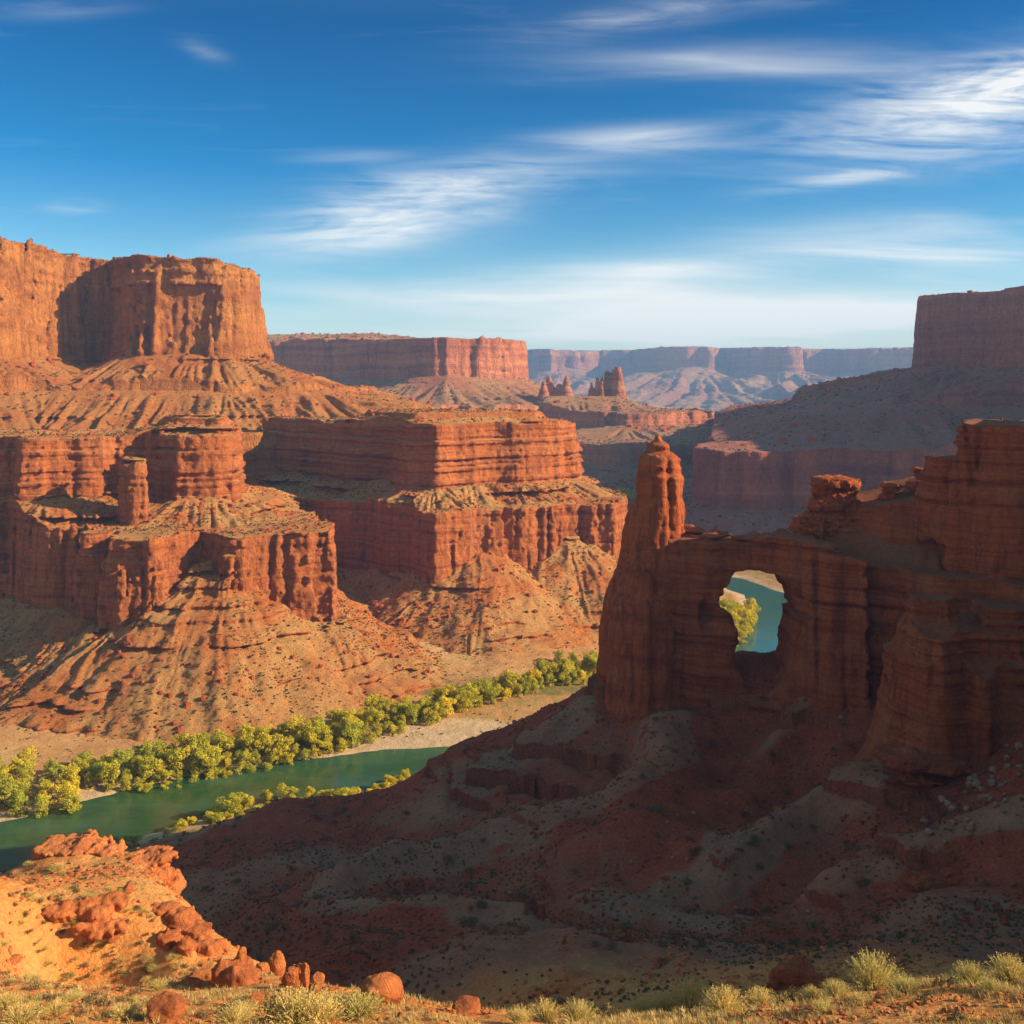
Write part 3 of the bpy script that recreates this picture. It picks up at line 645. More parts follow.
# --- centre butte
B_low = [(-27, 374), (-18, 381), (-9, 384), (-3, 392), (6, 392), (15, 395), (22, 403), (30, 405), (40, 409), (45, 417), (50, 442), (20, 478), (-150, 490), (-150, 455), (-122, 442), (-100, 434), (-86, 426), (-72, 418), (-60, 410), (-49, 398), (-40, 392), (-33, 382)]
B_up = [(-31, 390), (-24, 396), (-16, 397), (-8, 404), (2, 405), (10, 410), (20, 417), (26, 430), (22, 450), (0, 466), (-118, 478), (-112, 458), (-98, 448), (-84, 440), (-72, 428), (-60, 421), (-50, 410), (-42, 401), (-37, 393)]
B_cap = [(-38, 404), (-10, 412), (8, 418), (12, 430), (-2, 448), (-60, 458), (-62, 432)]
B_low, B_up, B_cap = away(B_low, KB), away(B_up, KB * 1.045), away(B_cap, KB * 1.04)
formation('butte', 'red butte behind the stone spire with a long flat layered summit', 'butte', (-165, 100, 325, 520, -4, 99), (0.57 / Q, 0.57 / Q, 0.5 / Q),
    [dict(p=B_low, z1=49, bat=0.09, fl=2.2, fs=4.4, st=.8, ba=5, bs=22, tn=1.0, vs=8, over=dict(p=B_up, z=58, s=0.5, D=40, g=2.0, gs=6, seed=5)),
     dict(p=B_up, z1=83, bat=0.16, fl=1.3, fs=5.5, st=1.8, ba=3, bs=22, tn=1.0, vs=3, over=dict(p=B_cap, z=86, s=.4, D=10, g=.5, gs=8)),
     dict(p=B_cap, z1=87.7, z0=79, bat=0.8, fl=.5, fs=4.0, st=1.4, tn=.5)],
    [dict(p=[(-17, 414), (-11, 414), (-12, 419), (-16, 419)], z=36, s=.72, D=90, g=1.8, gs=5, seed=23, R=10, n=.5), dict(p=[(24, 427), (29, 428), (28, 434)], z=35, s=.72, D=90, g=1.8, gs=5, seed=24, R=10, n=.5), dict(p=B_low, z=21.5, s=0.56, D=60, g=2.0, gs=5.5, seed=19, R=18, n=.55, led=1.5)], M_mid, warp=(2.2, 18), seed=9, scrub=int(6000), scr_size=(.35, .85), fine=.16)
# --- great mesa at the left
C_top = [(-165, 645), (-166, 628), (-171, 618), (-181, 611), (-196, 607), (-212, 605), (-224, 603), (-236, 607), (-246, 624), (-262, 650), (-276, 640), (-285, 605), (-296, 575), (-312, 545), (-345, 520), (-430, 510), (-430, 800), (-260, 800), (-190, 700)]
C_led = [(-118, 606), (-140, 592), (-165, 578), (-190, 572), (-225, 565), (-262, 560), (-300, 535), (-430, 480), (-430, 820), (-110, 800), (-106, 640)]
C_bench = [(-150, 492), (-120, 500), (-88, 520), (-66, 545), (-58, 590), (-60, 700), (-90, 830), (-430, 830), (-430, 420), (-300, 420), (-240, 425), (-205, 432), (-180, 450), (-165, 478)]
formation('mesa', 'tall orange mesa with a sheer wall at the upper left', 'mesa', (-432, 40, 405, 835, -4, 196), (1.0 / Q, 1.0 / Q, 0.85 / Q),
    [dict(p=C_bench, z1=76, bat=0.14, fl=2.0, fs=7, st=1.0, ba=6, bs=26, tn=1.5, over=dict(p=C_led, z=97, s=0.42, D=45, g=4.5, gs=11, R=30, seed=31)),
     dict(p=C_led, z1=98, bat=0.25, fl=2.0, fs=8, st=1.4, ba=5, bs=30, tn=1.5, over=dict(p=C_top, z=120, s=0.60, D=60, g=4.5, gs=10, R=30, seed=33)),
     dict(p=C_top, z1=172, bat=0.13, fl=4.4, fs=8, st=.4, ba=8, bs=30, tn=2.2, vs=13, ss=2.5, slope=(-0.078, -0.02, -160, 630), dome=1),
     dict(p=C_top, z1=174, z0=161, bat=0.05, fl=1.6, fs=5, st=1.5, ba=8, bs=30, tn=1.8, vs=2, ss=1.2, slope=(-0.078, -0.02, -160, 630), dome=1)],
    [dict(p=C_bench, z=44, s=0.62, D=90, g=7, gs=15, seed=35, R=25, n=1.2, led=1.2)], M_mesa, warp=(3.5, 30), seed=13, scrub=4500, scr_size=(.6, 1.6))
# --- pinkish mesa in the haze
D_top = [(-82, 1250), (-40, 1284), (4, 1322), (14, 1350), (10, 1450), (-200, 1620), (-560, 1700), (-620, 1560), (-420, 1500), (-385, 1452), (-290, 1400), (-200, 1330), (-150, 1300), (-120, 1262)]
D_bench = [(-95, 1130), (-20, 1150), (40, 1210), (70, 1290), (60, 1450), (-150, 1700), (-640, 1740), (-700, 1500), (-500, 1330), (-300, 1200)]
D_hill = [(-210, 1560), (-330, 1590), (-520, 1620), (-600, 1660), (-560, 1690), (-220, 1640)]
formation('mesa', 'hazy mesa with one sunlit end wall behind the centre butte', 'mesa', (-760, 260, 960, 1760, -6, 200), (2.3 / Q, 2.3 / Q, 1.7 / Q),
    [dict(p=D_bench, z1=54, bat=0.2, fl=3, fs=16, st=1.5, ba=14, bs=70, tn=3, over=dict(p=D_top, z=112, s=0.55, D=62, g=9, gs=30, R=60, seed=41)),
     dict(p=D_top, z1=160, bat=0.08, fl=4.5, fs=20, st=1.2, ba=10, bs=60, tn=2, vs=9, ss=3, over=dict(p=D_hill, z=181, s=.20, D=40, g=6, gs=40, R=60))],
    [dict(p=D_bench, z=30, s=0.4, D=40, g=8, gs=30, seed=43, R=50, n=2, led=1.5)], M_far, warp=(6, 60), seed=17, scrub=2500, scr_size=(1.2, 2.6))
# --- terraces and pinnacles behind the spire
E_low = [(40, 985), (62, 960), (96, 950), (118, 975), (150, 962), (176, 985), (212, 985), (236, 1010), (262, 1090), (250, 1300), (-60, 1320), (-40, 1080), (10, 1010)]
E_mid = [(96, 1160), (130, 1130), (168, 1140), (190, 1165), (236, 1190), (250, 1250), (200, 1320), (40, 1330), (20, 1220), (60, 1190)]
def spire(x, y, z0, z1, r0, r1): 
    return dict(p=[(x + r0 * math.cos(a), y + r0 * 1.1 * math.sin(a)) for a in np.linspace(0, 6.28, 9)[:-1]], z1=z1, bat=(r0 - r1) / (z1 - z0) * 1.0, fl=1.6, fs=6, st=1.2, tn=2, z0=z0 - 20)
def taper(x, y, z0, z1, rb, rt):
    # radius rt at the tip, rb at z0: offset grows with depth
    return dict(p=[(x + rt * math.cos(a), y + rt * math.sin(a)) for a in np.linspace(0, 6.28, 9)[:-1]], z1=z1, bat=(rb - rt) / (z1 - z0), fl=1.3, fs=6, st=1.4, tn=1.0)
sp_t = [(130.5, 117, 9, 5.5), (125, 113, 7, 3), (118, 112, 6, 4), (111, 107, 5, 1.8), (106, 104, 5, 2.2), (99.5, 97, 6, 1.6), (69, 106, 8, 2.2), (60, 95, 9, 4), (49, 105, 8, 3.2), (42, 99, 8, 2.5)]
formation('terraced_butte', 'hazy terraced butte crowned by dark pinnacles beyond the river bend', 'butte', (-110, 360, 850, 1340, -6, 124), (1.7 / Q, 1.9 / Q, 1.2 / Q),
    [dict(p=E_low, z1=42, bat=0.15, fl=2.4, fs=11, st=1.2, ba=9, bs=45, tn=2, over=dict(p=E_mid, z=54, s=0.20, D=40, g=5, gs=24, R=50, seed=51)),
     dict(p=E_mid, z1=68, bat=0.12, fl=2.4, fs=12, st=1.2, ba=9, bs=45, tn=1.5, over=dict(p=[(45, 1225), (80, 1228), (130, 1228), (138, 1250), (110, 1262), (45, 1260)], z=86, s=0.5, D=30, g=4, gs=20, R=40, seed=53))] +
    [dict(taper(x, 1243 + 3 * (i % 3 - 1), 72, z + 6, rb * 1.5, rt * .8)) for i, (x, z, rb, rt) in enumerate(sp_t)],
    [dict(p=E_low, z=26, s=0.42, D=36, g=7, gs=24, seed=55, R=40, n=1.6, led=1.2)], M_far, warp=(3, 50), seed=21, scrub=2500, scr_size=(.9, 2.2))
# --- dark mesa at the right
G_top = [(375, 905), (388, 885), (420, 850), (440, 760), (450, 540), (800, 490), (800, 1010), (560, 965), (395, 935)]  # unseen right edge brought forward to cast shade on the slopes below
G_sh = [(262, 820), (300, 800), (420, 760), (700, 700), (800, 1300), (420, 1340), (300, 1100), (258, 900)]
G_low = [(128, 668), (140, 650), (158, 644), (172, 652), (196, 640), (215, 660), (260, 640), (330, 600), (480, 540), (800, 480), (800, 1340), (330, 1340), (230, 1100), (185, 900), (158, 780), (136, 712)]
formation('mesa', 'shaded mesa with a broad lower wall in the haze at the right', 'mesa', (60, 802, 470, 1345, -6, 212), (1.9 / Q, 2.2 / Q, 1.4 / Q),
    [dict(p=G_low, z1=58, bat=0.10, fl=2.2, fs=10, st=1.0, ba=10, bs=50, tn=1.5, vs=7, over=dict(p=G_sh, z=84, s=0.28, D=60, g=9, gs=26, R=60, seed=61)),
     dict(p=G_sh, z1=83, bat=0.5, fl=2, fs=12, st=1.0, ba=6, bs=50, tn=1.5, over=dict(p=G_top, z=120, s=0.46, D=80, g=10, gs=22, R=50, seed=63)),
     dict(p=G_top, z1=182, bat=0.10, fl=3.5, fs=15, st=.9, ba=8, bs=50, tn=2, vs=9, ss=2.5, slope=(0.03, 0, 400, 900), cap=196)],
    [dict(p=G_low, z=24, s=0.42, D=38, g=5, gs=22, seed=65, R=40, n=1.4, led=.6)], M_shade_tint, warp=(4, 50), seed=27, scrub=6000, scr_size=(.8, 2.2))
# --- the far rim of the canyon
rngp = np.random.default_rng(5)
H_top = [(-4200, 5200), (-2400, 5100), (-1200, 5000), (-300, 4700), (60, 4750), (200, 4650), (420, 4900), (620, 4850), (700, 4420), (860, 4350), (960, 4560), (1100, 4420), (1240, 4360), (1330, 4700), (1500, 4720), (1640, 4500), (1800, 4450), (2000, 4800), (2600, 4700), (4200, 4800), (4200, 6200), (-4200, 6200)]
H_low = [(-4200, 4700), (-300, 4250), (300, 4300), (620, 4200), (900, 4020), (1200, 4060), (1500, 4150), (1900, 4100), (4200, 4400), (4200, 6200), (-4200, 6200)]
formation('plateau', 'long blue plateau rim closing the far horizon', 'plateau', (-3000, 3400, 3500, 6000, -10, 300), (9.0 / Q, 10.0 / Q, 4.5 / Q),
    [dict(p=H_top, z1=266, bat=0.15, fl=14, fs=60, st=4, ba=60, bs=300, tn=5, vs=4, ss=8, dome=14, dr=300)],
    [dict(p=H_top, z=176, s=0.42, D=180, g=42, gs=120, seed=75, R=220, n=12, led=4)], M_plat, warp=(40, 300), seed=33, scrub=0)

# --- rock arch: fin, hole and spire
YL = ([10, 16, 26, 33, 43, 51, 59, 70, 80, 95, 130], [190, 188, 185, 182, 177, 172, 165, 157, 151, 140, 130])
CR = ([28, 33, 38, 44, 48, 51, 54, 60], [72.5, 72.8, 72.8, 73.2, 73.8, 73.6, 72.5, 70])
L_up = [(73.0, 160), (76.5, 155), (80, 153), (84, 147.5), (92, 139), (104, 130), (118, 130), (118, 170), (84, 171), (74, 168)]
L_mid = [(54.5, 181), (59, 178), (62, 176), (66, 172), (70, 169), (74, 168), (84, 160), (90, 150), (118, 140), (118, 192), (58, 190), (54, 187)]
L_low = [(52, 176), (53.5, 171), (57, 165.0), (63, 160), (70, 153.5), (78, 147), (86, 138), (89, 128), (92, 100), (118, 100), (118, 200), (62, 198), (54, 188)]
def arch_extra(Fv, comp, X, Y, zs):
    Z = zs[None, None, :]
    yl = np.interp(X, *YL).astype(f32); cr = np.interp(X, *CR).astype(f32) + .7 * fbm2(X / 4, Y / 4, 2, 5)
    v = (Y - yl) * 0.80
    th = 4.6 + 0.9 * fbm2(X / 6, X * 0 + 3, 2, 8)
    for x0_, dp_, w_ in ((50.9, .7, .5), (54.6, .5, .4)):
        th = th - dp_ * np.exp(-((X - x0_ + .25 * fbm2(X * 0 + x0_, Y / 2, 2, 3)) / w_) ** 2)
    fin = np.maximum((np.abs(v) - th)[:, :, None] + 0.05 * (Z - 70), (Z - cr[:, :, None]) * .9)
    fin = np.maximum(fin, (26.5 - X)[:, :, None]); fin = np.maximum(fin, (X - 58.0)[:, :, None])
    # the opening: tall rounded hole, with an undercut lobe at its left foot
    xh = X[:, :, None]
    cxm = 43.2 + 0.0 * Z
    ex = (xh - cxm) / np.where(Z > 60.5, 6.8, 5.7); ez = (Z - 60.5) / np.where(Z > 60.5, 7.2, 13.0)
    hole = (np.sqrt(ex * ex + ez * ez) - 1) * 5.6
    hole2 = (np.sqrt(((xh - 37.6) / 1.9) ** 2 + ((Z - 61.8) / 1.5) ** 2) - 1) * 1.7
    hole = np.minimum(hole, hole2)
    vv = v[:, :, None]
    blob = (np.sqrt(((xh - 35.6) / 3.6) ** 2 + ((vv - 0.5) / 4.2) ** 2 + ((Z - 55.2) / 5.6) ** 2) - 1) * 3.8
    alc = (np.sqrt(((xh - 34.9) / 2.3) ** 2 + ((vv + 6.2) / 3.0) ** 2 + ((Z - 59.5) / 5.0) ** 2) - 1) * 2.4
    foot = (np.sqrt(((xh - 37.7) / 2.0) ** 2 + ((vv + 2.2) / 3.8) ** 2 + ((Z - 55.0) / 5.4) ** 2) - 1) * 2.2
    blob = np.minimum(np.maximum(blob, -alc), foot)
    fin = np.maximum(fin, -hole); fin = np.maximum(fin, -alc)
    fin = np.minimum(fin, blob)
    m = fin < Fv; Fv[m] = fin[m]; comp[m] = 10
arch_root, _ = formation('rock_arch', 'dark red sandstone arch framing a bend of the river', 'rock arch', (22, 106, 119, 208, 32, 98), (0.36 / Q, 0.36 / Q, 0.30 / Q),
    [dict(p=L_low, z1=70.0, bat=0.06, fl=.8, fs=4.5, st=.62, ba=3, bs=12, tn=.6, vs=7, ss=.6, over=dict(p=L_mid, z=75.8, s=0.85, D=60, g=1.3, gs=4, R=8, n=.4, seed=81)),
     dict(p=L_mid, z1=76.8, z0=72, bat=0.45, fl=.5, fs=3.0, st=.9, ba=1.5, bs=8, tn=.5, ss=.6, slope=(0.36, 0, 58, 160), cap=86),
     dict(p=[(70.5, 165), (75, 161), (80, 160), (80, 171), (71, 171)], z1=88.3, z0=74, bat=.2, fl=.6, fs=2.6, st=.6, tn=.4, ss=.6),
     dict(p=L_up, z1=93.8, bat=0.08, fl=.9, fs=3.4, st=.5, ba=3, bs=9, tn=.6, ss=.7, z0=70)],
    [], M_near, warp=(1.0, 10), seed=29, extra=arch_extra, scrub=0, parts=('cliff', 'rim_ledge'))
formation('shade_cliff', 'high off-frame cliff added right of the arch to shade the valley', 'cliff', (84, 180, 48, 190, 36, 108), (0.9, 0.9, 0.8),  # unseen cliff, shaped to keep the sun off the valley and dark slope
    [dict(p=[(103, 124), (105, 108), (101, 94), (106, 86), (118, 80), (172, 80), (172, 166), (100, 168), (96, 150), (97, 134)], z1=104, bat=.12, fl=1, fs=5, st=.6),
     dict(p=[(98, 166), (172, 166), (172, 182), (99, 182)], z1=93.5, bat=.2, fl=1, fs=4, st=.6),
     dict(p=[(86, 58), (102, 52), (172, 52), (172, 90), (98, 90), (90, 75)], z1=103, bat=.25, fl=1, fs=4, st=.6)], [], M_near, warp=(1, 10), seed=45, parts=('cliff', 'rim_ledge'))
def spire_extra(Fv, comp, X, Y, zs):
    pr = [(30, 11.0, 23.8), (43, 9.0, 24.3), (46.3, 8.7, 24.3), (55.4, 8.1, 24.3), (60.8, 7.5, 24.6), (65.8, 6.3, 25.5), (69.9, 5.6, 26.2), (73.4, 5.4, 26.5), (76.8, 4.9, 27.0), (79.4, 4.3, 27.3), (83.5, 4.25, 27.4), (86.3, 3.9, 27.4), (87.3, 3.2, 27.3), (87.9, 2.4, 27.2), (89.0, 2.2, 27.2), (89.8, 1.2, 27.2), (98, -8, 27.2)]
    zz, rr_, xc = zip(*pr)
    r = np.interp(zs, zz, rr_).astype(f32); c = np.interp(zs, zz, xc).astype(f32)
    dx_ = X[:, :, None] - c[None, None]; dy_ = (Y[:, :, None] - 185.0) / 1.15
    dd = np.sqrt(dx_ * dx_ + dy_ * dy_); an = np.arctan2(dy_, dx_)
    gr = .9 * (1 - np.minimum(np.abs(np.sin(an * 2.5 + .55)), .32) / .32) * np.clip((80 - zs) / 25, 0, 1)[None, None]
    Fv[:] = np.minimum(Fv, (dd - r[None, None] - .05 + gr))
    cap_ = smooth(81, 84, zs)[None, None]; Fv += cap_ * .32 * np.abs(np.sin((zs * 1.7)[None, None] + dx_ * .25)).astype(f32); comp[:] = 10
spr, _ = formation('spire', None, None, (8, 44, 170, 200, 34, 93), (0.22 / Q, 0.22 / Q, 0.22 / Q), [dict(p=[(0, 0), (1, 0), (1, 1)], z1=0, fl=.75, fs=3.0, st=.16, vs=9, ss=1.1)], [], M_spire, warp=(0, 10), seed=39, extra=spire_extra, cut=True)
for ch in list(spr.children):
    ch.name = 'spire'; ch.parent = arch_root; ch.location = spr.location - arch_root.location
bpy.data.objects.remove(spr)
# balanced caprocks on the crest
def rock_lump(name, label, cat, box, cell, lumps, mat, st=.35, fl=.3, fs=1.5, sm=.6, soilv=0.0, group=None, ss=.45, cutg=False, flat=None):
    X0, X1, Y0, Y1, Z0, Z1 = box
    xs = np.arange(X0, X1, cell, dtype=f32); ys = np.arange(Y0, Y1, cell, dtype=f32); zs = np.arange(Z0, Z1, cell, dtype=f32)
    if len(xs) * len(ys) * len(zs) > 8e6: cell *= (len(xs) * len(ys) * len(zs) / 8e6) ** (1 / 3); xs = np.arange(X0, X1, cell, dtype=f32); ys = np.arange(Y0, Y1, cell, dtype=f32); zs = np.arange(Z0, Z1, cell, dtype=f32)
    log(name, len(xs), len(ys), len(zs))
    X, Y, Z = np.meshgrid(xs, ys, zs, indexing='ij'); Fv = np.full(X.shape, 50, f32)
    for (x, y, z, rx, ry, rz) in lumps:
        f = ((np.abs((X - x) / rx) ** 2.6 + np.abs((Y - y) / ry) ** 2.6 + np.abs((Z - z) / rz) ** 2.6) ** (1 / 2.6) - 1) * min(rx, ry, rz)
        h = np.clip(.5 + .5 * (Fv - f) / sm, 0, 1); Fv = Fv * (1 - h) + f * h - sm * h * (1 - h) * .5
    I, J, K = np.nonzero(np.abs(Fv) < st * 1.2 + fl * 1.6 + cell)
    x, y, z = X[I, J, K], Y[I, J, K], Z[I, J, K]
    Fv[I, J, K] += fl * (.35 * (.35 - np.abs(n3(x / fs * 2.7 + 5, y / fs * 2.7, z / fs * 1.6)))) + fl * (1.2 * (.4 - np.abs(n3(x / fs, y / fs, z / fs)))) + fl * .6 * fbm3(x / fs * 2.4, y / fs * 2.4, z / fs * 2.4, 3) - st * strata((z + .3 * n3(x / 3, y / 3, z / 3)) / ss, 6)
    for s_ in (0, -1): Fv[s_] = 5; Fv[:, s_] = 5; Fv[:, :, s_] = 5
    V, Qf = surfnet(Fv, (X0, Y0, Z0), (cell,) * 3)
    lab_ = np.arange(len(V))
    while True:
        mn = lab_[Qf].min(1); nl = lab_.copy()
        for q_ in range(4): np.minimum.at(nl, Qf[:, q_], mn)
        nl = nl[nl]
        if (nl == lab_).all(): break
        lab_ = nl
    u_, c_ = np.unique(lab_, return_counts=True); V, Qf, _ = compact(V, Qf, lab_[Qf[:, 0]] == u_[c_.argmax()], [])
    c = np.array([(X0 + X1) / 2, (Y0 + Y1) / 2, Z0], f32)
    me = mesh_from(name, V - c, Qf, mat, True, {'soil': np.full(len(V), soilv, f32)})
    return tag(obj(name, me, None, c), label, cat, group)
def lumps_px(L):  # (px, py, Y, half width px, half height px, depth m)
    return [(PX(a, c), c, PZ(b, c), w_ * c / F, d_, h_ * c / F) for a, b, c, w_, h_, d_ in L]
def bbox(l, m=1.2):
    l = np.array(l); lo = (l[:, :3] - l[:, 3:6]).min(0) - m; hi = (l[:, :3] + l[:, 3:6]).max(0) + m
    return (lo[0], hi[0], lo[1], hi[1], lo[2], hi[2])
l = lumps_px([(833, 483, 180, 20, 8, 3.0), (845, 487, 180, 15, 9, 2.6), (824, 490, 180, 12, 8, 2.4), (836, 497, 180, 21, 8, 3.2), (829, 506, 180, 22, 8, 3.4), (845, 508, 180, 20, 9, 3.4), (832, 518, 180, 30, 10, 4.2), (838, 530, 180, 40, 12, 5)])
rock_lump('balanced_rock', 'stack of rounded caprock slabs standing on the crest right of the arch', 'balanced rock', bbox(l), .2, l, M_near, sm=.5, st=.16, fl=.35, fs=1.3, ss=.7)
l = lumps_px([(892, 488, 177, 10, 4, 1.6), (889, 497, 177, 10, 5, 1.6), (887, 508, 177, 18, 8, 2.5)])
rock_lump('balanced_rock', 'small tilted knob on the ridge between the slab stack and the tall cliff', 'balanced rock', bbox(l), .16, l, M_near, sm=.2, st=.2)
l = lumps_px([(918, 470, 176, 6.5, 3, 1.0), (918, 477, 176, 3.5, 5, .6), (918, 486, 176, 11, 6, 1.8)])
rock_lump('balanced_rock', 'tiny mushroom shaped knob on the ridge below the tall right cliff', 'balanced rock', bbox(l), .13, l, M_near, sm=.12, st=.12, fl=.15, fs=1)
# --- stepped buttress on the near right
R1 = [(54.5, 140), (57, 137), (60, 137.5), (63, 134.5), (68, 135), (72.5, 136.5), (80, 140), (80, 152), (60, 152), (55, 147)]; R1 = [(x_ * 1.02, y_ + 3.0) for x_, y_ in R1]
R2 = [(56.2, 140), (58, 137.5), (64, 138), (70, 137), (78, 140), (80, 151), (62, 151), (57, 146)]; R2 = [(x_ * 1.02, y_ + 3.0) for x_, y_ in R2]
R3 = [(57.5, 141.5), (61.5, 140.5), (63.5, 143), (61, 146), (57.8, 145)]; R3 = [(x_ * 1.02, y_ + 3.0) for x_, y_ in R3]
R4 = [(67, 140), (71, 138.5), (80, 140), (80, 150), (68, 148)]; R4 = [(x_ * 1.02, y_ + 3.0) for x_, y_ in R4]
formation('rock_buttress', 'stepped red buttress on the dark slope below the tall right cliff', 'rock buttress', (44, 84, 116, 154, 30, 76), (0.2 / Q, 0.2 / Q, 0.18 / Q),
    [dict(p=R1, z1=59.5, bat=0.05, fl=.75, fs=3.6, st=.45, ba=2, bs=7, tn=.5, vs=6, ss=.5, over=dict(p=R2, z=62.0, s=0.8, D=6, g=.6, gs=3, R=6)),
     dict(p=R2, z1=64.8, bat=0.22, fl=.5, fs=2.6, st=.6, ba=1, bs=6, tn=.4, ss=.5, over=dict(p=R3, z=66.3, s=0.6, D=3, g=.3, gs=3, R=6)),
     dict(p=R3, z1=69.0, bat=0.12, fl=.35, fs=2, st=.45, tn=.3, ss=.5), dict(p=R4, z1=67.6, bat=0.3, fl=.4, fs=2.5, st=.7, tn=.3, ss=.5)],
    [dict(p=R1, z=49.4, s=1.7, D=60, g=.6, gs=4, R=6, n=.3, led=.4)], M_near, warp=(.6, 6), seed=37, parts=('cliff', None))
def contour_ledge(px0, px1, z, lab, n=14, thick=.75, deep=3.0, mat=None, seed=0):
    """a hard bed cropping out along one height of the near slope"""
    r_ = np.random.default_rng(seed); L = []
    for px in np.linspace(px0, px1, n):
        Ys = np.linspace(124, 190, 2500).astype(f32); Xs = PX(px, Ys).astype(f32); g = ground_all(Xs, Ys)[0]
        zz = z + .5 * math.sin(px * .03 + seed)
        k = np.nonzero(g >= zz)[0]
        if not len(k): continue
        y = float(Ys[k[0]]); e = math.sin(math.pi * (px - px0 + 4) / (px1 - px0 + 8)) ** .5
        L.append((PX(px, y), y + 1.2, zz - .1, (px1 - px0) / n * y / F * .95 + .5, deep * (.55 + .6 * e * r_.uniform(.7, 1.1)), thick * (.5 + .6 * e)))
    if len(L) > 3: rock_lump('rock_ledge', lab, 'rock ledge', bbox(L, .8), .2, L, mat or M_near, st=.22, fl=.45, fs=1.6, sm=.35, ss=.35)
contour_ledge(700, 850, 34.5, 'long dark ledge jutting from the lower slope near the valley bottom', seed=8, n=20, thick=1.2, deep=4)
l = lumps_px([(905, 757, 137.5, 24, 8, 3.4), (930, 762, 137, 30, 7, 3.4), (910, 772, 137, 26, 6, 3.4)])
rock_lump('rock_ledge', 'low overhanging slab at the foot of the stepped buttress', 'rock ledge', bbox(l), .16, l, M_near, sm=.3, st=.35)
log('formations')
# ------------------------------------------------------------------ helpers to set things on the ground
def hit(px, py, y0=16.0, y1=420.0):
    Ys = np.linspace(y0, y1, 5000).astype(f32); Xs = (px - 512) / F * Ys; zr = CZ - (py - HZ) / F * Ys
    g = ground_all(Xs, Ys)[0]; k = np.nonzero(g >= zr)[0]
    i = k[0] if len(k) else len(Ys) - 1
    return float(Xs[i]), float(Ys[i]), float(g[i])
def simple_mat(name, col, var=0.25, scale=3.0, rough=.9, trans=0.0, hue=None):
    m = bpy.data.materials.new(name); m.use_nodes = True; t = NT(m.node_tree); t.n.clear()
    out = t.new('ShaderNodeOutputMaterial')
    geo = t.new('ShaderNodeNewGeometry'); info = t.new('ShaderNodeObjectInfo')
    n = t.noise(geo.outputs['Position'], scale, 3, .6)
    c = t.mix(t.ramp(n, [(0.35, (0, 0, 0)), (0.65, (1, 1, 1))]), tuple(v * (1 - var) for v in col), tuple(v * (1 + var) for v in col))
    if hue: c = t.mix(t.math('MULTIPLY', info.outputs['Random'], 0.9), c, hue)
    d = t.new('ShaderNodeBsdfDiffuse'); t.lk(c, d.inputs[0])
    if trans:
        tr = t.new('ShaderNodeBsdfTranslucent'); t.lk(c, tr.inputs[0]); mx = t.new('ShaderNodeMixShader'); mx.inputs[0].default_value = trans
        t.lk(d.outputs[0], mx.inputs[1]); t.lk(tr.outputs[0], mx.inputs[2]); t.lk(mx.outputs[0], out.inputs[0])
    else: t.lk(d.outputs[0], out.inputs[0])
    return m
M_leaf = simple_mat('cottonwood_leaves', (0.70, 0.55, 0.045), .35, 0.7, trans=.35, hue=(0.38, 0.40, 0.05))
M_bark = simple_mat('bark', (0.16, 0.11, 0.075), .3, 4)
M_sage = simple_mat('shrub_leaves', (0.13, 0.105, 0.050), .3, 1.5, trans=.15, hue=(0.17, 0.125, 0.075))
M_straw = simple_mat('straw_blades', (0.66, 0.50, 0.18), .3, 3, trans=.25, hue=(0.52, 0.44, 0.15))
M_scrub = simple_mat('scrub_leaves', (0.12, 0.095, 0.04), .4, .12)
M_dry = simple_mat('dry_grass_blades', (0.52, 0.38, 0.15), .3, 1.2, trans=.2)
M_stone = rock_mat('pale_boulder_stone', .35, 1.0, joints=0.0, rock=[(0.3, (0.24, 0.13, 0.09)), (0.5, (0.34, 0.20, 0.14)), (0.7, (0.40, 0.26, 0.19))], bump=.6)
M_fore = rock_mat('foreground_sandstone', .35, 1.25, joints=0.0, rock=[(0.28, (0.30, 0.08, 0.03)), (0.45, (0.44, 0.135, 0.045)), (0.6, (0.52, 0.18, 0.06)), (0.78, (0.60, 0.26, 0.10))], soil=((0.50, 0.24, 0.09), (0.48, 0.16, 0.05)), bump=.7)

def leaf_quads(cen, rad, n, size, rg, squash=1.0, up=0.0):
    d = rg.normal(size=(n, 3)); d /= np.linalg.norm(d, axis=1, keepdims=True)
    if up: d[:, 2] = np.abs(d[:, 2]) * (1 if up > 0 else 1)
    p = cen + d * rad * (rg.uniform(.55, 1.0, (n, 1)) ** .5) * np.array([1, 1, squash])
    a = rg.normal(size=(n, 3)); a /= np.linalg.norm(a, axis=1, keepdims=True)
    b = np.cross(a, d + .4 * rg.normal(size=(n, 3))); b /= np.linalg.norm(b, axis=1, keepdims=True) + 1e-6
    s = size * rg.uniform(.6, 1.3, (n, 1))
    return np.stack([p - a * s - b * s * .7, p + a * s * .8 - b * s, p + a * s + b * s * .6, p - a * s * .6 + b * s], 1)
def tube(pts, rads, k=6):
    V = []; Fc = []
    pts = np.array(pts, float)
    for i, (p, r) in enumerate(zip(pts, rads)):
        t_ = pts[min(i + 1, len(pts) - 1)] - pts[max(i - 1, 0)]; t_ /= np.linalg.norm(t_) + 1e-9
        u = np.cross(t_, [0.3, 1, 0.1]); u /= np.linalg.norm(u); v = np.cross(t_, u)
        for j in range(k):
            a = j / k * 6.2832; V.append(p + r * (math.cos(a) * u + math.sin(a) * v))
        if i:
            for j in range(k): Fc.append([(i - 1) * k + j, (i - 1) * k + (j + 1) % k, i * k + (j + 1) % k, i * k + j])
    return np.array(V), np.array(Fc)
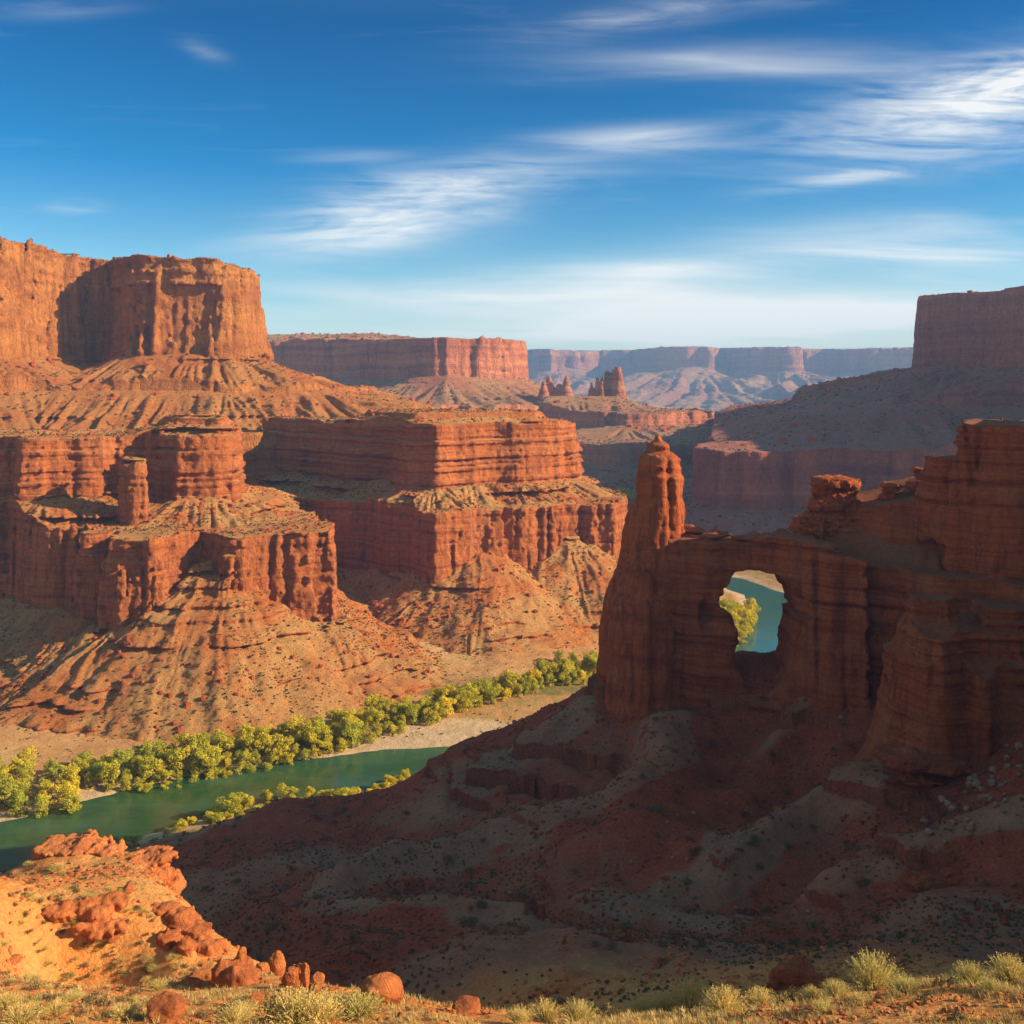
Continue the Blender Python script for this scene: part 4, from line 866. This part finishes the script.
def join(parts):
    V = []; Q_ = []; n = 0
    for v, q in parts: V.append(v); Q_.append(q + n); n += len(v)
    return np.concatenate(V), np.concatenate(Q_)
def cottonwood(seed, h=8.0, wide=.38):
    rg = np.random.default_rng(seed); blobs = []; limbs = []
    nst = rg.integers(2, 5)
    limbs.append(tube([(0, 0, -.4), (0.05, 0, h * .14), (.1, .05, h * .25)], [.32, .25, .2]))
    for s_ in range(nst):
        a = s_ / nst * 6.28 + rg.uniform(-.5, .5); rr = h * wide * rg.uniform(.35, .7)
        e = np.array([math.cos(a) * rr, math.sin(a) * rr, h * rg.uniform(.5, .72)])
        limbs.append(tube([(.05, 0, h * .12), e * [.45, .45, .6], e], [.2, .13, .05], 5))
        for _ in range(4):
            blobs.append((e + rg.normal(size=3) * [h * .11, h * .11, h * .10], h * rg.uniform(.10, .17)))
    for _ in range(9):
        a = rg.uniform(0, 6.28); r_ = h * wide * rg.uniform(.1, .85) ; z = h * rg.uniform(.22, .88); r_ *= 1 - max(0, z / h - .6) * 1.6
        blobs.append((np.array([math.cos(a) * r_, math.sin(a) * r_, z]), h * rg.uniform(.09, .15)))
    for _ in range(6):
        a = rg.uniform(0, 6.28); blobs.append((np.array([math.cos(a) * h * wide * .6, math.sin(a) * h * wide * .6, h * rg.uniform(.08, .2)]), h * rg.uniform(.09, .13)))
    L = [leaf_quads(c, r, int(95 * (r / (h * .12)) ** 2), h * .019, rg, .85) for c, r in blobs]
    L = np.concatenate(L); V = L.reshape(-1, 3); V[:, 2] = np.maximum(V[:, 2], .25)
    Qd = np.arange(len(V)).reshape(-1, 4)
    tv, tq = join(limbs)
    return mesh_from('cottonwood_crown', V, Qd, M_leaf, False), mesh_from('cottonwood_trunk', tv, tq, M_bark)
TREES = [cottonwood(100 + i, 8.0, .30 + .04 * (i % 4)) for i in range(7)]
def copy_tree(src, loc, rz, sc, label, group, cat='tree', name='cottonwood_tree'):
    r = src.copy(); C.objects.link(r); r.location = loc; r.rotation_euler = (0, 0, rz); r.scale = sc
    r['label'] = label; r['group'] = group; r['category'] = cat; r.name = name
    if not group: del r['group']
    for ch in list(src.children):
        c = ch.copy(); C.objects.link(c); c.parent = r
    return r
used = {}
def put_tree(x, y, h, label, group, rg, cat='tree', name='cottonwood_tree', wide=1.0):
    k = int(rg.integers(0, len(TREES))); z = float(gz(x, y)[0]) - .1
    s = h / 8.0; sc = (s * wide * rg.uniform(.9, 1.15), s * wide * rg.uniform(.9, 1.15), s)
    if k not in used:
        root = empty(name, (x, y, z), label, cat, group); root.scale = sc; root.rotation_euler = (0, 0, rg.uniform(0, 6.28))
        obj('crown', TREES[k][0], root); obj('trunk', TREES[k][1], root); used[k] = root
        if not group: del root['group']
    else: copy_tree(used[k], (x, y, z), rg.uniform(0, 6.28), sc, label, group, cat, name)
def ground_px(px, py, z=2.5):
    Y = (CZ - z) * F / (py - HZ); return PX(px, Y), Y
rg = np.random.default_rng(77)
bnd_lo = ([75, 150, 250, 350, 440, 500, 600], [783, 782, 764, 742, 719, 703, 676])
bnd_hi = ([75, 150, 250, 350, 440, 500, 600], [768, 757, 741, 722, 706, 692, 669])
pts = []
tries = 0
while len(pts) < 215 and tries < 16000:
    tries += 1
    px = rg.uniform(82, 600); lo = np.interp(px, *bnd_lo); hi = np.interp(px, *bnd_hi); py = rg.uniform(hi, lo)
    x, y = ground_px(px, py)
    if all((x - a) ** 2 + (y - b) ** 2 > 2.9 ** 2 for a, b, _ in pts): pts.append((x, y, px))
for x, y, px in pts:
    nm = ('near the outer bend' if px < 230 else 'along the middle of the bank' if px < 420 else 'where the bank passes behind the dark slope')
    put_tree(x, y, 3.4 + 4.6 * rg.uniform(0, 1) ** 1.6, 'yellow green cottonwood in the dense grove ' + nm, 'cottonwoods of the far bank grove ' + nm, rg)
pts = []
while len(pts) < 22:
    px = rg.uniform(-20, 82); py = rg.uniform(772, 806); x, y = ground_px(px, py)
    if all((x - a) ** 2 + (y - b) ** 2 > 3.4 ** 2 for a, b in pts): pts.append((x, y))
for x, y in pts: put_tree(x, y, rg.uniform(4.5, 7.5), 'yellow green cottonwood in the clump nearest the left edge', 'cottonwoods in the clump by the left edge', rg)
for px, py, h, wd, lab in [(124, 846, 3.2, 1.2, 'low round tree just behind the sunlit foreground hill'), (134, 843, 2.6, 1.5, 'low yellow bush tree right beside the round tree behind the foreground hill'),
        (216, 812, 3.0, 1.2, 'small tree at the left foot of the near bank clump'), (232, 812, 6.0, 1.25, 'broad bright tree, biggest on the near bank'), (246, 808, 4.8, 1.1, 'middle sized tree touching the biggest near bank tree'),
        (268, 797, 4.4, .9, 'upright small tree right of the near bank clump'), (286, 796, 5.2, 1.2, 'rounded bright tree above the crest of the dark mound'), (310, 796, 4.4, 1.0, 'narrow bright tree above the right side of the dark mound'),
        (330, 798, 3.0, 1.6, 'low spreading bush tree on the near bank'), (345, 797, 3.2, 1.5, 'low spreading bush tree beside the dark slope'), (388, 783, 3.6, .9, 'small lone tree left of the last tree on the near bank'), (405, 778, 4.2, .9, 'last bright little tree on the near bank before the ledge')]:
    x, y = ground_px(px, py, 1.5); put_tree(x, y, h, lab, None, rg, wide=wd)
pts = []
for i in range(34):
    px = rg.uniform(165, 402); py = np.interp(px, [165, 215, 290, 345, 402], [829, 818, 801, 796, 778]) + rg.uniform(-3, 3); x, y = ground_px(px, py, 1.5); pts.append((x, y))
for x, y in pts: put_tree(x, y, rg.uniform(1.3, 2.6), 'low yellow green willow shrub along the near bank above the dark mound', 'willow shrubs along the near bank', rg, cat='shrub', name='willow_shrub', wide=1.6)
pts = []
tries = 0
while len(pts) < 60 and tries < 9000:
    tries += 1
    y = rg.uniform(350, 432); x0 = np.interp(y, RIV[8:13, 1], RIV[8:13, 0]) - 9.0; x = x0 - rg.uniform(0, 13)
    if all((x - a) ** 2 + (y - b) ** 2 > 4 ** 2 for a, b in pts): pts.append((x, y))
for x, y in pts: put_tree(x, y, rg.uniform(5.5, 9), 'golden cottonwood on the bank seen through the arch', 'cottonwoods seen through the arch', rg)
pts = []
while len(pts) < 16:
    px = rg.uniform(556, 604); py = rg.uniform(664, 690); x, y = ground_px(px, py)
    if all((x - a) ** 2 + (y - b) ** 2 > 3 ** 2 for a, b in pts): pts.append((x, y))
for x, y in pts: put_tree(x, y, rg.uniform(3, 5), 'low green cottonwood at the left foot of the spire', 'cottonwoods at the foot of the spire', rg)
pts = []
while len(pts) < 40:
    px = rg.uniform(588, 645); py = rg.uniform(491, 504); x, y = ground_px(px, py, 4); pts.append((x, y))
for x, y in pts: put_tree(x, y, rg.uniform(6, 10), 'distant green tree in the meadow left of the spire', 'distant trees in the meadow left of the spire', rg, wide=1.5)
log('trees')

# ------------------------------------------------------------------ rocks and boulders of the foreground
rgo = np.random.default_rng(8)
def on_ground(L):  # (px, py, half width px, half height px) -> lumps sitting in the ground there
    out = []; H_ = [hit(a, b)[1] for a, b, _, _ in L]; md = sorted(H_)[(len(H_) - 1) // 2]
    for a, b, wq, hq in L:
        x, y, z = hit(a, b)
        if y > 1.15 * md: y = md * 1.04; x = PX(a, y); z = min(float(gz(x, y)[0]), PZ(b, y))
        k = y / F; out.append((x, y, z - hq * k * .15, wq * k * 1.1, wq * k * 1.0, hq * k * 1.15))
        for _ in range(6):
            u = rgo.uniform(0, 6.28); f_ = rgo.uniform(.35, .62); rr_ = wq * k * rgo.uniform(.4, .95)
            out.append((x + math.cos(u) * rr_, y + math.sin(u) * rr_ * .9 - .1 * wq * k, z + hq * k * rgo.uniform(-.3, .55), wq * k * f_, wq * k * f_, hq * k * f_ * 1.2))
    return out
OUT = [([(60, 849, 22, 7), (85, 846, 22, 6), (108, 850, 16, 6), (35, 853, 16, 5)], 'flat slab of red rock along the top of the sunlit hill'),
 ([(140, 862, 26, 7), (158, 872, 14, 9), (132, 875, 14, 8), (150, 886, 13, 9), (168, 885, 12, 11), (182, 898, 11, 14), (120, 868, 12, 6)], 'knobbly red outcrop at the right shoulder of the sunlit hill'),
 ([(66, 912, 15, 8), (82, 908, 15, 9), (99, 914, 13, 10), (114, 903, 13, 10), (88, 925, 14, 7), (107, 930, 15, 8)], 'shorter knobbly outcrop in the middle of the sunlit hill'),
 ([(166, 912, 13, 10), (182, 922, 15, 13), (196, 935, 13, 13), (170, 942, 10, 11), (208, 950, 14, 10), (186, 950, 10, 12)], 'rounded red outcrop stepping down below the shoulder outcrop'),
 ([(238, 985, 17, 24), (224, 978, 10, 15), (250, 995, 7, 13), (228, 960, 14, 7)], 'tall cracked red block at the lower end of the outcrops'),
 ([(200, 985, 14, 8), (212, 992, 9, 7)], 'low broken rock left of the tall cracked block'),
 ([(785, 985, 12, 18), (800, 978, 14, 14), (818, 985, 10, 9), (772, 990, 7, 8)], 'dark red outcrop in the shade just beyond the grassy brow'),
 ([(915, 884, 12, 10), (935, 882, 14, 6), (952, 878, 12, 7)], 'dark outcrop on the lower right slope')]
for i, (L, lab) in enumerate(OUT):
    l = on_ground(L); cell = 0.085 if i < 6 else .13
    rock_lump('rock_outcrop', lab, 'rock outcrop', bbox(l, .6), cell, l, M_fore if i < 6 else M_near, st=.09, fl=.26, fs=1.25, sm=.12, ss=.3)
def boulder_mesh(seed, sharp=.5):
    import bmesh
    bm = bmesh.new(); bmesh.ops.create_icosphere(bm, subdivisions=5, radius=1.0)
    V = np.array([v.co for v in bm.verts]); rgb = np.random.default_rng(seed)
    for _ in range(11):   # planar cuts give it facets
        n = rgb.normal(size=3); n /= np.linalg.norm(n); dd = rgb.uniform(.62, .9); s_ = V @ n - dd; V = V - np.where(s_ > 0, s_ * (.6 + .35 * sharp), 0)[:, None] * n
    r = 1 + .13 * fbm3(V[:, 0] * 1.7 + seed, V[:, 1] * 1.7, V[:, 2] * 1.7, 4) + .03 * fbm3(V[:, 0] * 8, V[:, 1] * 8, V[:, 2] * 8, 3)
    V = V * r[:, None]
    for v, c in zip(bm.verts, V): v.co = c
    me = bpy.data.meshes.new('boulder'); bm.to_mesh(me); bm.free()
    me.polygons.foreach_set('use_smooth', np.ones(len(me.polygons), bool)); me.materials.append(M_fore); return me
BM = [boulder_mesh(i, .3 + .1 * i) for i in range(6)]
BMs = []
for m_ in BM:
    c = m_.copy(); c.materials.clear(); c.materials.append(M_stone); BMs.append(c)
def put_boulder(px, py, wq, hq, lab, k, ms=BM, group=None, tilt=0.0, rg=rg):
    x, y, z = hit(px, py); q = y / F
    o = obj('boulder', ms[k % 6], None, (x, y, z + hq * q * .55)); o.scale = (wq * q, wq * q * .9, hq * q); o.rotation_euler = (tilt, tilt * .5, rg.uniform(0, 6.28))
    tag(o, lab, 'boulder', group); return o
put_boulder(277, 975, 10, 17, 'upright orange boulder on the crest below the outcrops', 0)
put_boulder(262, 974, 9, 8, 'squat boulder leaning against the upright orange boulder', 3)
put_boulder(293, 985, 11, 13, 'rounded boulder, left one of the close row of three', 1)
put_boulder(303, 985, 9, 16, 'rounded boulder in the middle of the close row of three', 2, tilt=.2)
put_boulder(316, 993, 8, 14, 'narrow boulder, right one of the close row of three', 4, tilt=.3)
put_boulder(380, 1004, 24, 18, 'large pitted red boulder alone on the brow', 5)
put_boulder(467, 1014, 18, 9, 'low pointed red rock on the brow edge', 3)
put_boulder(166, 1022, 24, 17, 'big angular brown rock at the bottom of the sunlit hill', 4)
put_boulder(130, 892, 7, 5, 'small rock between the two knobbly outcrops', 2)
put_boulder(14, 962, 8, 4, 'small flat rock on the open left slope', 1)
put_boulder(255, 1003, 8, 7, 'small rock at the right foot of the tall cracked block', 0)
rb = np.random.default_rng(3)
for i in range(46):
    t_ = rb.uniform(0, 1); px = 1018 - 90 * t_ + rb.normal() * 14; py = 765 + 85 * t_ + rb.normal() * 13
    if px > 1024: continue
    s_ = rb.uniform(1.6, 5.5)
    put_boulder(px, py, s_, s_ * .8, 'pale boulder in the rockfall beside the stepped buttress' if s_ > 3.6 else 'small pale stone in the rockfall beside the stepped buttress', i, BMs, 'large stones of the rockfall' if s_ > 3.6 else 'small stones of the rockfall')
for i in range(60):
    px = rb.uniform(430, 1000); py = rb.uniform(720, 940); s_ = rb.uniform(1.0, 3.2)
    put_boulder(px, py, s_, s_ * .7, 'small boulder scattered on the dark slope', i, BMs, 'boulders scattered on the dark slope')
log('boulders')

# ------------------------------------------------------------------ shrubs and grass
def bladebush(seed, n=420, h=1.0, r=.75, wd=.016):
    rg_ = np.random.default_rng(seed); a = rg_.uniform(0, 6.28, n); e = rg_.uniform(0, 1, n) ** .7; ln = h * rg_.uniform(.55, 1.1, n)
    lean = e * 1.15
    bx = np.stack([np.cos(a) * e * r * .25, np.sin(a) * e * r * .25, np.full(n, -.08)], 1)
    dr = np.stack([np.cos(a) * np.sin(lean), np.sin(a) * np.sin(lean), np.cos(lean)], 1)
    mid = bx + dr * (ln * .55)[:, None]; tip = bx + dr * ln[:, None] + np.stack([np.cos(a) * e * .12, np.sin(a) * e * .12, .10 * (1 - e)], 1) + rg_.normal(size=(n, 3)) * .05
    sd_ = rg_.normal(size=(n, 3)); sd_ /= np.linalg.norm(sd_, axis=1, keepdims=True); sd_ *= wd
    V = np.stack([bx - sd_, bx + sd_, mid + sd_ * .9, mid - sd_ * .9, mid - sd_ * .9, mid + sd_ * .9, tip + sd_ * .5, tip - sd_ * .5], 1).reshape(-1, 3)
    # seed heads and leaves near the tips
    k = 3; tp = (tip[:, None] * .9 + mid[:, None] * .1 + rg_.normal(size=(n, k, 3)) * .05).reshape(-1, 3)
    lq = leaf_quads(np.zeros(3), 0.001, len(tp), .020, rg_) + tp[:, None]
    V = np.concatenate([V, lq.reshape(-1, 3)])
    return mesh_from('bush_blades', V, np.arange(len(V)).reshape(-1, 4), M_straw, False)
BB = [bladebush(i, 420 + 60 * (i % 3), 1.0, .8 + .1 * (i % 2)) for i in range(5)]
def leafbush(seed, n=170):
    rg_ = np.random.default_rng(seed); L = []
    for _ in range(7):
        c = np.array([rg_.normal() * .32, rg_.normal() * .32, rg_.uniform(.25, .6)]); L.append(leaf_quads(c, .33, n // 7, .055, rg_, .9))
    st = [tube([(0, 0, -.2), (rg_.normal() * .15, rg_.normal() * .15, .3), (rg_.normal() * .3, rg_.normal() * .3, .65)], [.03, .02, .01], 4) for _ in range(5)]
    V = np.concatenate(L).reshape(-1, 3); V[:, 2] = np.maximum(V[:, 2], -.05)
    return join([(V, np.arange(len(V)).reshape(-1, 4))] + st)
LBv = [leafbush(i) for i in range(5)]
LB = [mesh_from('shrub_foliage', v, q, M_sage, False) for v, q in LBv]
BUSH = [(689, 1008, 19, 22), (725, 1014, 18, 20), (761, 1006, 14, 13), (792, 1001, 9, 9), (812, 1000, 9, 10), (875, 988, 22, 26), (836, 996, 12, 12), (947, 989, 18, 14), (972, 984, 16, 15), (1012, 980, 18, 18), (824, 1012, 12, 9), (961, 1024, 14, 10),
        (360, 1014, 20, 14), (545, 1020, 15, 14), (579, 1022, 16, 15), (612, 1021, 16, 14), (640, 1016, 14, 12), (664, 1012, 14, 13), (297, 1021, 28, 22), (272, 1020, 20, 16), (330, 1013, 16, 14), (55, 1014, 12, 10), (7, 1008, 12, 11), (102, 1006, 10, 8), (157, 990, 9, 8), (520, 1022, 12, 11), (905, 992, 14, 11), (925, 1004, 10, 8), (318, 1024, 22, 18), (235, 1024, 18, 12), (20, 1024, 18, 14), (745, 1020, 12, 9), (860, 1004, 10, 8), (992, 992, 12, 10)]
BLAB = {0: 'large straw yellow bush at the left end of the right hand brow', 1: 'large straw bush just right of the first big brow bush', 5: 'tall feathery yellow bush standing highest on the brow', 18: 'largest pale sage bush in the bottom foreground below the boulders', 12: 'pale dome of dry bush left of the pitted boulder', 6: 'small bush left of the tall feathery bush', 9: 'pale yellow bush against the right edge of the brow'}
for i, (px, py, wq, hq) in enumerate(BUSH):
    x, y, z = hit(px, min(py, 1030)); q = y / F
    o = obj('dry_bush', BB[i % 5] if (i % 4 != 3 or i in BLAB) else LB[i % 5], None, (x, y, z)); o.scale = (wq * q * 1.15, wq * q * 1.15, hq * q * 1.25); o.rotation_euler = (0, 0, rg.uniform(0, 6.28))
    side = 'the right hand brow' if px > 500 else 'the sunlit left hill'
    tag(o, BLAB.get(i, ('leafy sage bush' if i % 4 == 3 else 'straw coloured bush') + ' among others on ' + side), 'bush', None if i in BLAB else ('sage bushes on ' if i % 4 == 3 else 'straw bushes on ') + side)
# small sage clumps of the sunlit hill, then the shrubs of the shaded slope
rs = np.random.default_rng(11); cnt = 0
for i in range(900):
    px = rs.uniform(0, 330) * rs.uniform(.4, 1); py = rs.uniform(862, 1020)
    if py < np.interp(px, [0, 90, 130, 160, 185, 215, 255, 330], [866, 862, 872, 915, 950, 985, 1005, 1015]): continue
    x, y, z = hit(px, py)
    if y > 95: continue
    if fbm2(np.array([x / 6.0]), np.array([y / 6.0]), 2, 5)[0] + rs.uniform(-.3, .9) < 0: continue
    s_ = rs.uniform(.14, .40) * (1 + .3 * (rs.uniform() > .9))
    o = obj('sage_clump', (LB if i % 3 else BB)[i % 5], None, (x, y, z)); o.scale = (s_ * 1.3, s_ * 1.3, s_ * .8); o.rotation_euler = (0, 0, rs.uniform(0, 6.28))
    tag(o, 'small grey green sage clump dotted over the sunlit left hill', 'shrub', 'sage clumps dotted over the sunlit left hill'); cnt += 1
    if cnt >= 230: break
cand = []
for i in range(2600):
    y = rs.uniform(86, 190); x = rs.uniform(-.5, .515) * y * 1.0
    cand.append((x, y, rs.uniform(0, 1)))
cand = np.array(cand); zc, mc = ground_all(cand[:, 0], cand[:, 1])
zz_ = (zc < 46) & (mc['hill'] > .8) & ((fbm2(cand[:, 0] / 16, cand[:, 1] / 16, 3, 95) + cand[:, 2] * .5) > 0.05)
cand = np.column_stack([cand, zc])[zz_]
siz = .28 + .75 * cand[:, 2] ** 5
order = np.argsort(-siz)
for j in order[:230]:
    x, y, _, z = cand[j]; s_ = float(siz[j])
    o = obj('desert_shrub', LB[j % 5], None, (float(x), float(y), float(z))); o.scale = (s_ * 1.3, s_ * 1.3, s_); o.rotation_euler = (0, 0, rs.uniform(0, 6.28))
    tag(o, 'dark rounded desert shrub on the shaded slope', 'shrub', 'desert shrubs on the shaded slope')
px_, py_ = 483, 908
x, y, z = hit(px_, py_); o = obj('desert_shrub', LB[0], None, (x, y, z)); o.scale = (1.5, 1.5, 1.35); tag(o, 'biggest dark bush, in the dip at the bottom of the shaded valley', 'shrub')
# low scrub nobody could count: one mesh
def batch(pos, size, kinds, rg_):
    Vs = []; Qs = []; n = 0
    which = rg_.integers(0, len(kinds), len(pos))
    for k, (v, q) in enumerate(kinds):
        m = which == k; P_ = pos[m]; s_ = size[m]; 
        if not len(P_): continue
        a = rg_.uniform(0, 6.28, len(P_)); ca, sa = np.cos(a)[:, None], np.sin(a)[:, None]
        x = v[None, :, 0] * ca - v[None, :, 1] * sa; y = v[None, :, 0] * sa + v[None, :, 1] * ca
        V = np.stack([x, y, np.repeat(v[None, :, 2], len(P_), 0)], -1) * s_[:, None, None] + P_[:, None]
        Vs.append(V.reshape(-1, 3)); Qs.append((q[None] + (np.arange(len(P_)) * len(v))[:, None, None]).reshape(-1, 4) + n); n += V.shape[0] * V.shape[1]
    return np.concatenate(Vs), np.concatenate(Qs)
def lowblob(seed, n=9):
    rg_ = np.random.default_rng(seed); q = leaf_quads(np.array([0, 0, .22]), .42, n, .24, rg_, .6); V = q.reshape(-1, 3); V[:, 2] = np.maximum(V[:, 2], -.1)
    return V, np.arange(len(V)).reshape(-1, 4)
kinds = [lowblob(i) for i in range(6)]
P_ = np.concatenate(SCRUB); 
v, q = batch(P_[:, :3], P_[:, 3] * 1.2, kinds, rs)
tag(obj('scrub', mesh_from('scrub', v, q, M_scrub, False)), 'low scrub dotted over the slopes of the buttes', None, None, 'stuff')
# scrub on the ground sheet
gp = []
n = 26000; y = np.concatenate([rs.uniform(84, 200, n), rs.uniform(200, 420, 9000)]); x = rs.uniform(-.56, .56, len(y)) * y
z, m = ground_all(x, y)
dens = fbm2(x / 13, y / 13, 3, 97) + rs.uniform(-.5, .5, len(x))
k = (m['dn'] > 6) & (dens > -.1) & ((z < 48) | (rs.uniform(0, 1, len(x)) < .25)) & (np.hypot(x, y) > 84)
pos = np.column_stack([x, y, z])[k]; sz = rs.uniform(.10, .42, len(pos)) * np.where(pos[:, 1] > 200, 1.6, 1.0)
v, q = batch(pos, sz, [lowblob(20 + i, 14) for i in range(5)], rs)
tag(obj('ground_scrub', mesh_from('ground_scrub', v, q, M_sage, False)), 'low scrub dotted over the valley and the shaded slope', None, None, 'stuff')
# dry grass over the brow and the hill
def tuft(seed, n=12):
    rg_ = np.random.default_rng(seed); a = rg_.uniform(0, 6.28, n); ln = rg_.uniform(.5, 1.0, n); le = rg_.uniform(.1, .8, n)
    b = np.stack([rg_.normal(size=n) * .12, rg_.normal(size=n) * .12, np.full(n, -.05)], 1); t_ = b + np.stack([np.cos(a) * np.sin(le), np.sin(a) * np.sin(le), np.cos(le)], 1) * ln[:, None]
    s_ = np.stack([np.cos(a + 1.4), np.sin(a + 1.4), a * 0], 1) * .035
    V = np.stack([b - s_, b + s_, t_ + s_ * .3, t_ - s_ * .3], 1).reshape(-1, 3); return V, np.arange(len(V)).reshape(-1, 4)
n = 26000; y = rs.uniform(30, 60, n); x = rs.uniform(-.56, .56, n) * y; z, m = ground_all(x, y)
zb = CZ - .66 * y
dens = fbm2(x / 3, y / 3, 3, 99) + rs.uniform(-.5, .5, n) - .1 + .45 * (x > 0) 
k = (z > zb - 1) & (dens > .1)
pos = np.column_stack([x, y, z])[k]; sz = rs.uniform(.12, .36, len(pos)); 
v, q = batch(pos, sz, [tuft(i) for i in range(6)], rs)
tag(obj('dry_grass', mesh_from('dry_grass', v, q, M_dry, False)), 'thin dry grass over the foreground brow', None, None, 'stuff')
# pebbles
import bmesh
bm = bmesh.new(); bmesh.ops.create_cube(bm, size=1.0); bmesh.ops.subdivide_edges(bm, edges=bm.edges[:], cuts=1, use_grid_fill=True)
pv = np.array([v_.co for v_ in bm.verts]); pq = np.array([[v_.index for v_ in f_.verts] for f_ in bm.faces]); bm.free()
pk = []
for i in range(6):
    r_ = np.random.default_rng(i); v_ = pv / (np.linalg.norm(pv, axis=1, keepdims=True) ** .75) * r_.uniform(.4, .8, 3) + r_.normal(size=pv.shape) * .06; pk.append((v_, pq))
n = 60000; y = np.concatenate([rs.uniform(30, 95, n), rs.uniform(95, 190, n)]); x = rs.uniform(-.56, .56, 2 * n) * y; z, m = ground_all(x, y)
dens = fbm2(x / 5, y / 5, 3, 103) + rs.uniform(-.6, .6, 2 * n) + .3 * (z > 40)
k = (dens > np.where(y < 95, .45, .62)) & (z > CZ - .68 * y)
pos = np.column_stack([x, y, z])[k]; RB = np.concatenate(RUBBLE); sz = .06 + .3 * rs.uniform(0, 1, len(pos)) ** 5 ; sz = sz * np.clip(pos[:, 1] / 60, .8, 2.0)
nr_ = pos[:, 1] < 97
v, q = batch(pos[nr_], sz[nr_] * .9, pk, rs)
tag(obj('pebbles', mesh_from('pebbles', v, q, M_fore, False, {'soil': np.full(len(v), .15)})), 'loose orange stones strewn over the sunlit foreground', None, None, 'stuff')
v, q = batch(np.concatenate([pos[~nr_], RB[:, :3]]), np.concatenate([sz[~nr_], RB[:, 3] * 1.2]), pk, rs)
tag(obj('rubble', mesh_from('rubble', v, q, M_near, False, {'soil': np.zeros(len(v))})), 'loose red stones strewn over the slopes and taluses', None, None, 'stuff')
log('plants')
# ------------------------------------------------------------------ haze
HZB = 9000.0
bm = bmesh.new(); bmesh.ops.create_cube(bm, size=1.0); me = bpy.data.meshes.new('haze'); bm.to_mesh(me); bm.free()
hz = obj('haze', me, None, (0, 0, 136)); hz.scale = (2 * HZB, 2 * HZB, 336)
hm = bpy.data.materials.new('haze_air'); hm.use_nodes = True; t = NT(hm.node_tree); t.n.clear()
o_ = t.new('ShaderNodeOutputMaterial'); pvn = t.new('ShaderNodeVolumePrincipled'); t.lk(pvn.outputs[0], o_.inputs['Volume'])
pvn.inputs['Color'].default_value = (0.28, 0.52, 1.0, 1); pvn.inputs['Density'].default_value = HAZE_D; pvn.inputs['Anisotropy'].default_value = 0.0
me.materials.append(hm); tag(hz, 'thin blue haze filling the canyon air', None, None, 'stuff')
log('done')
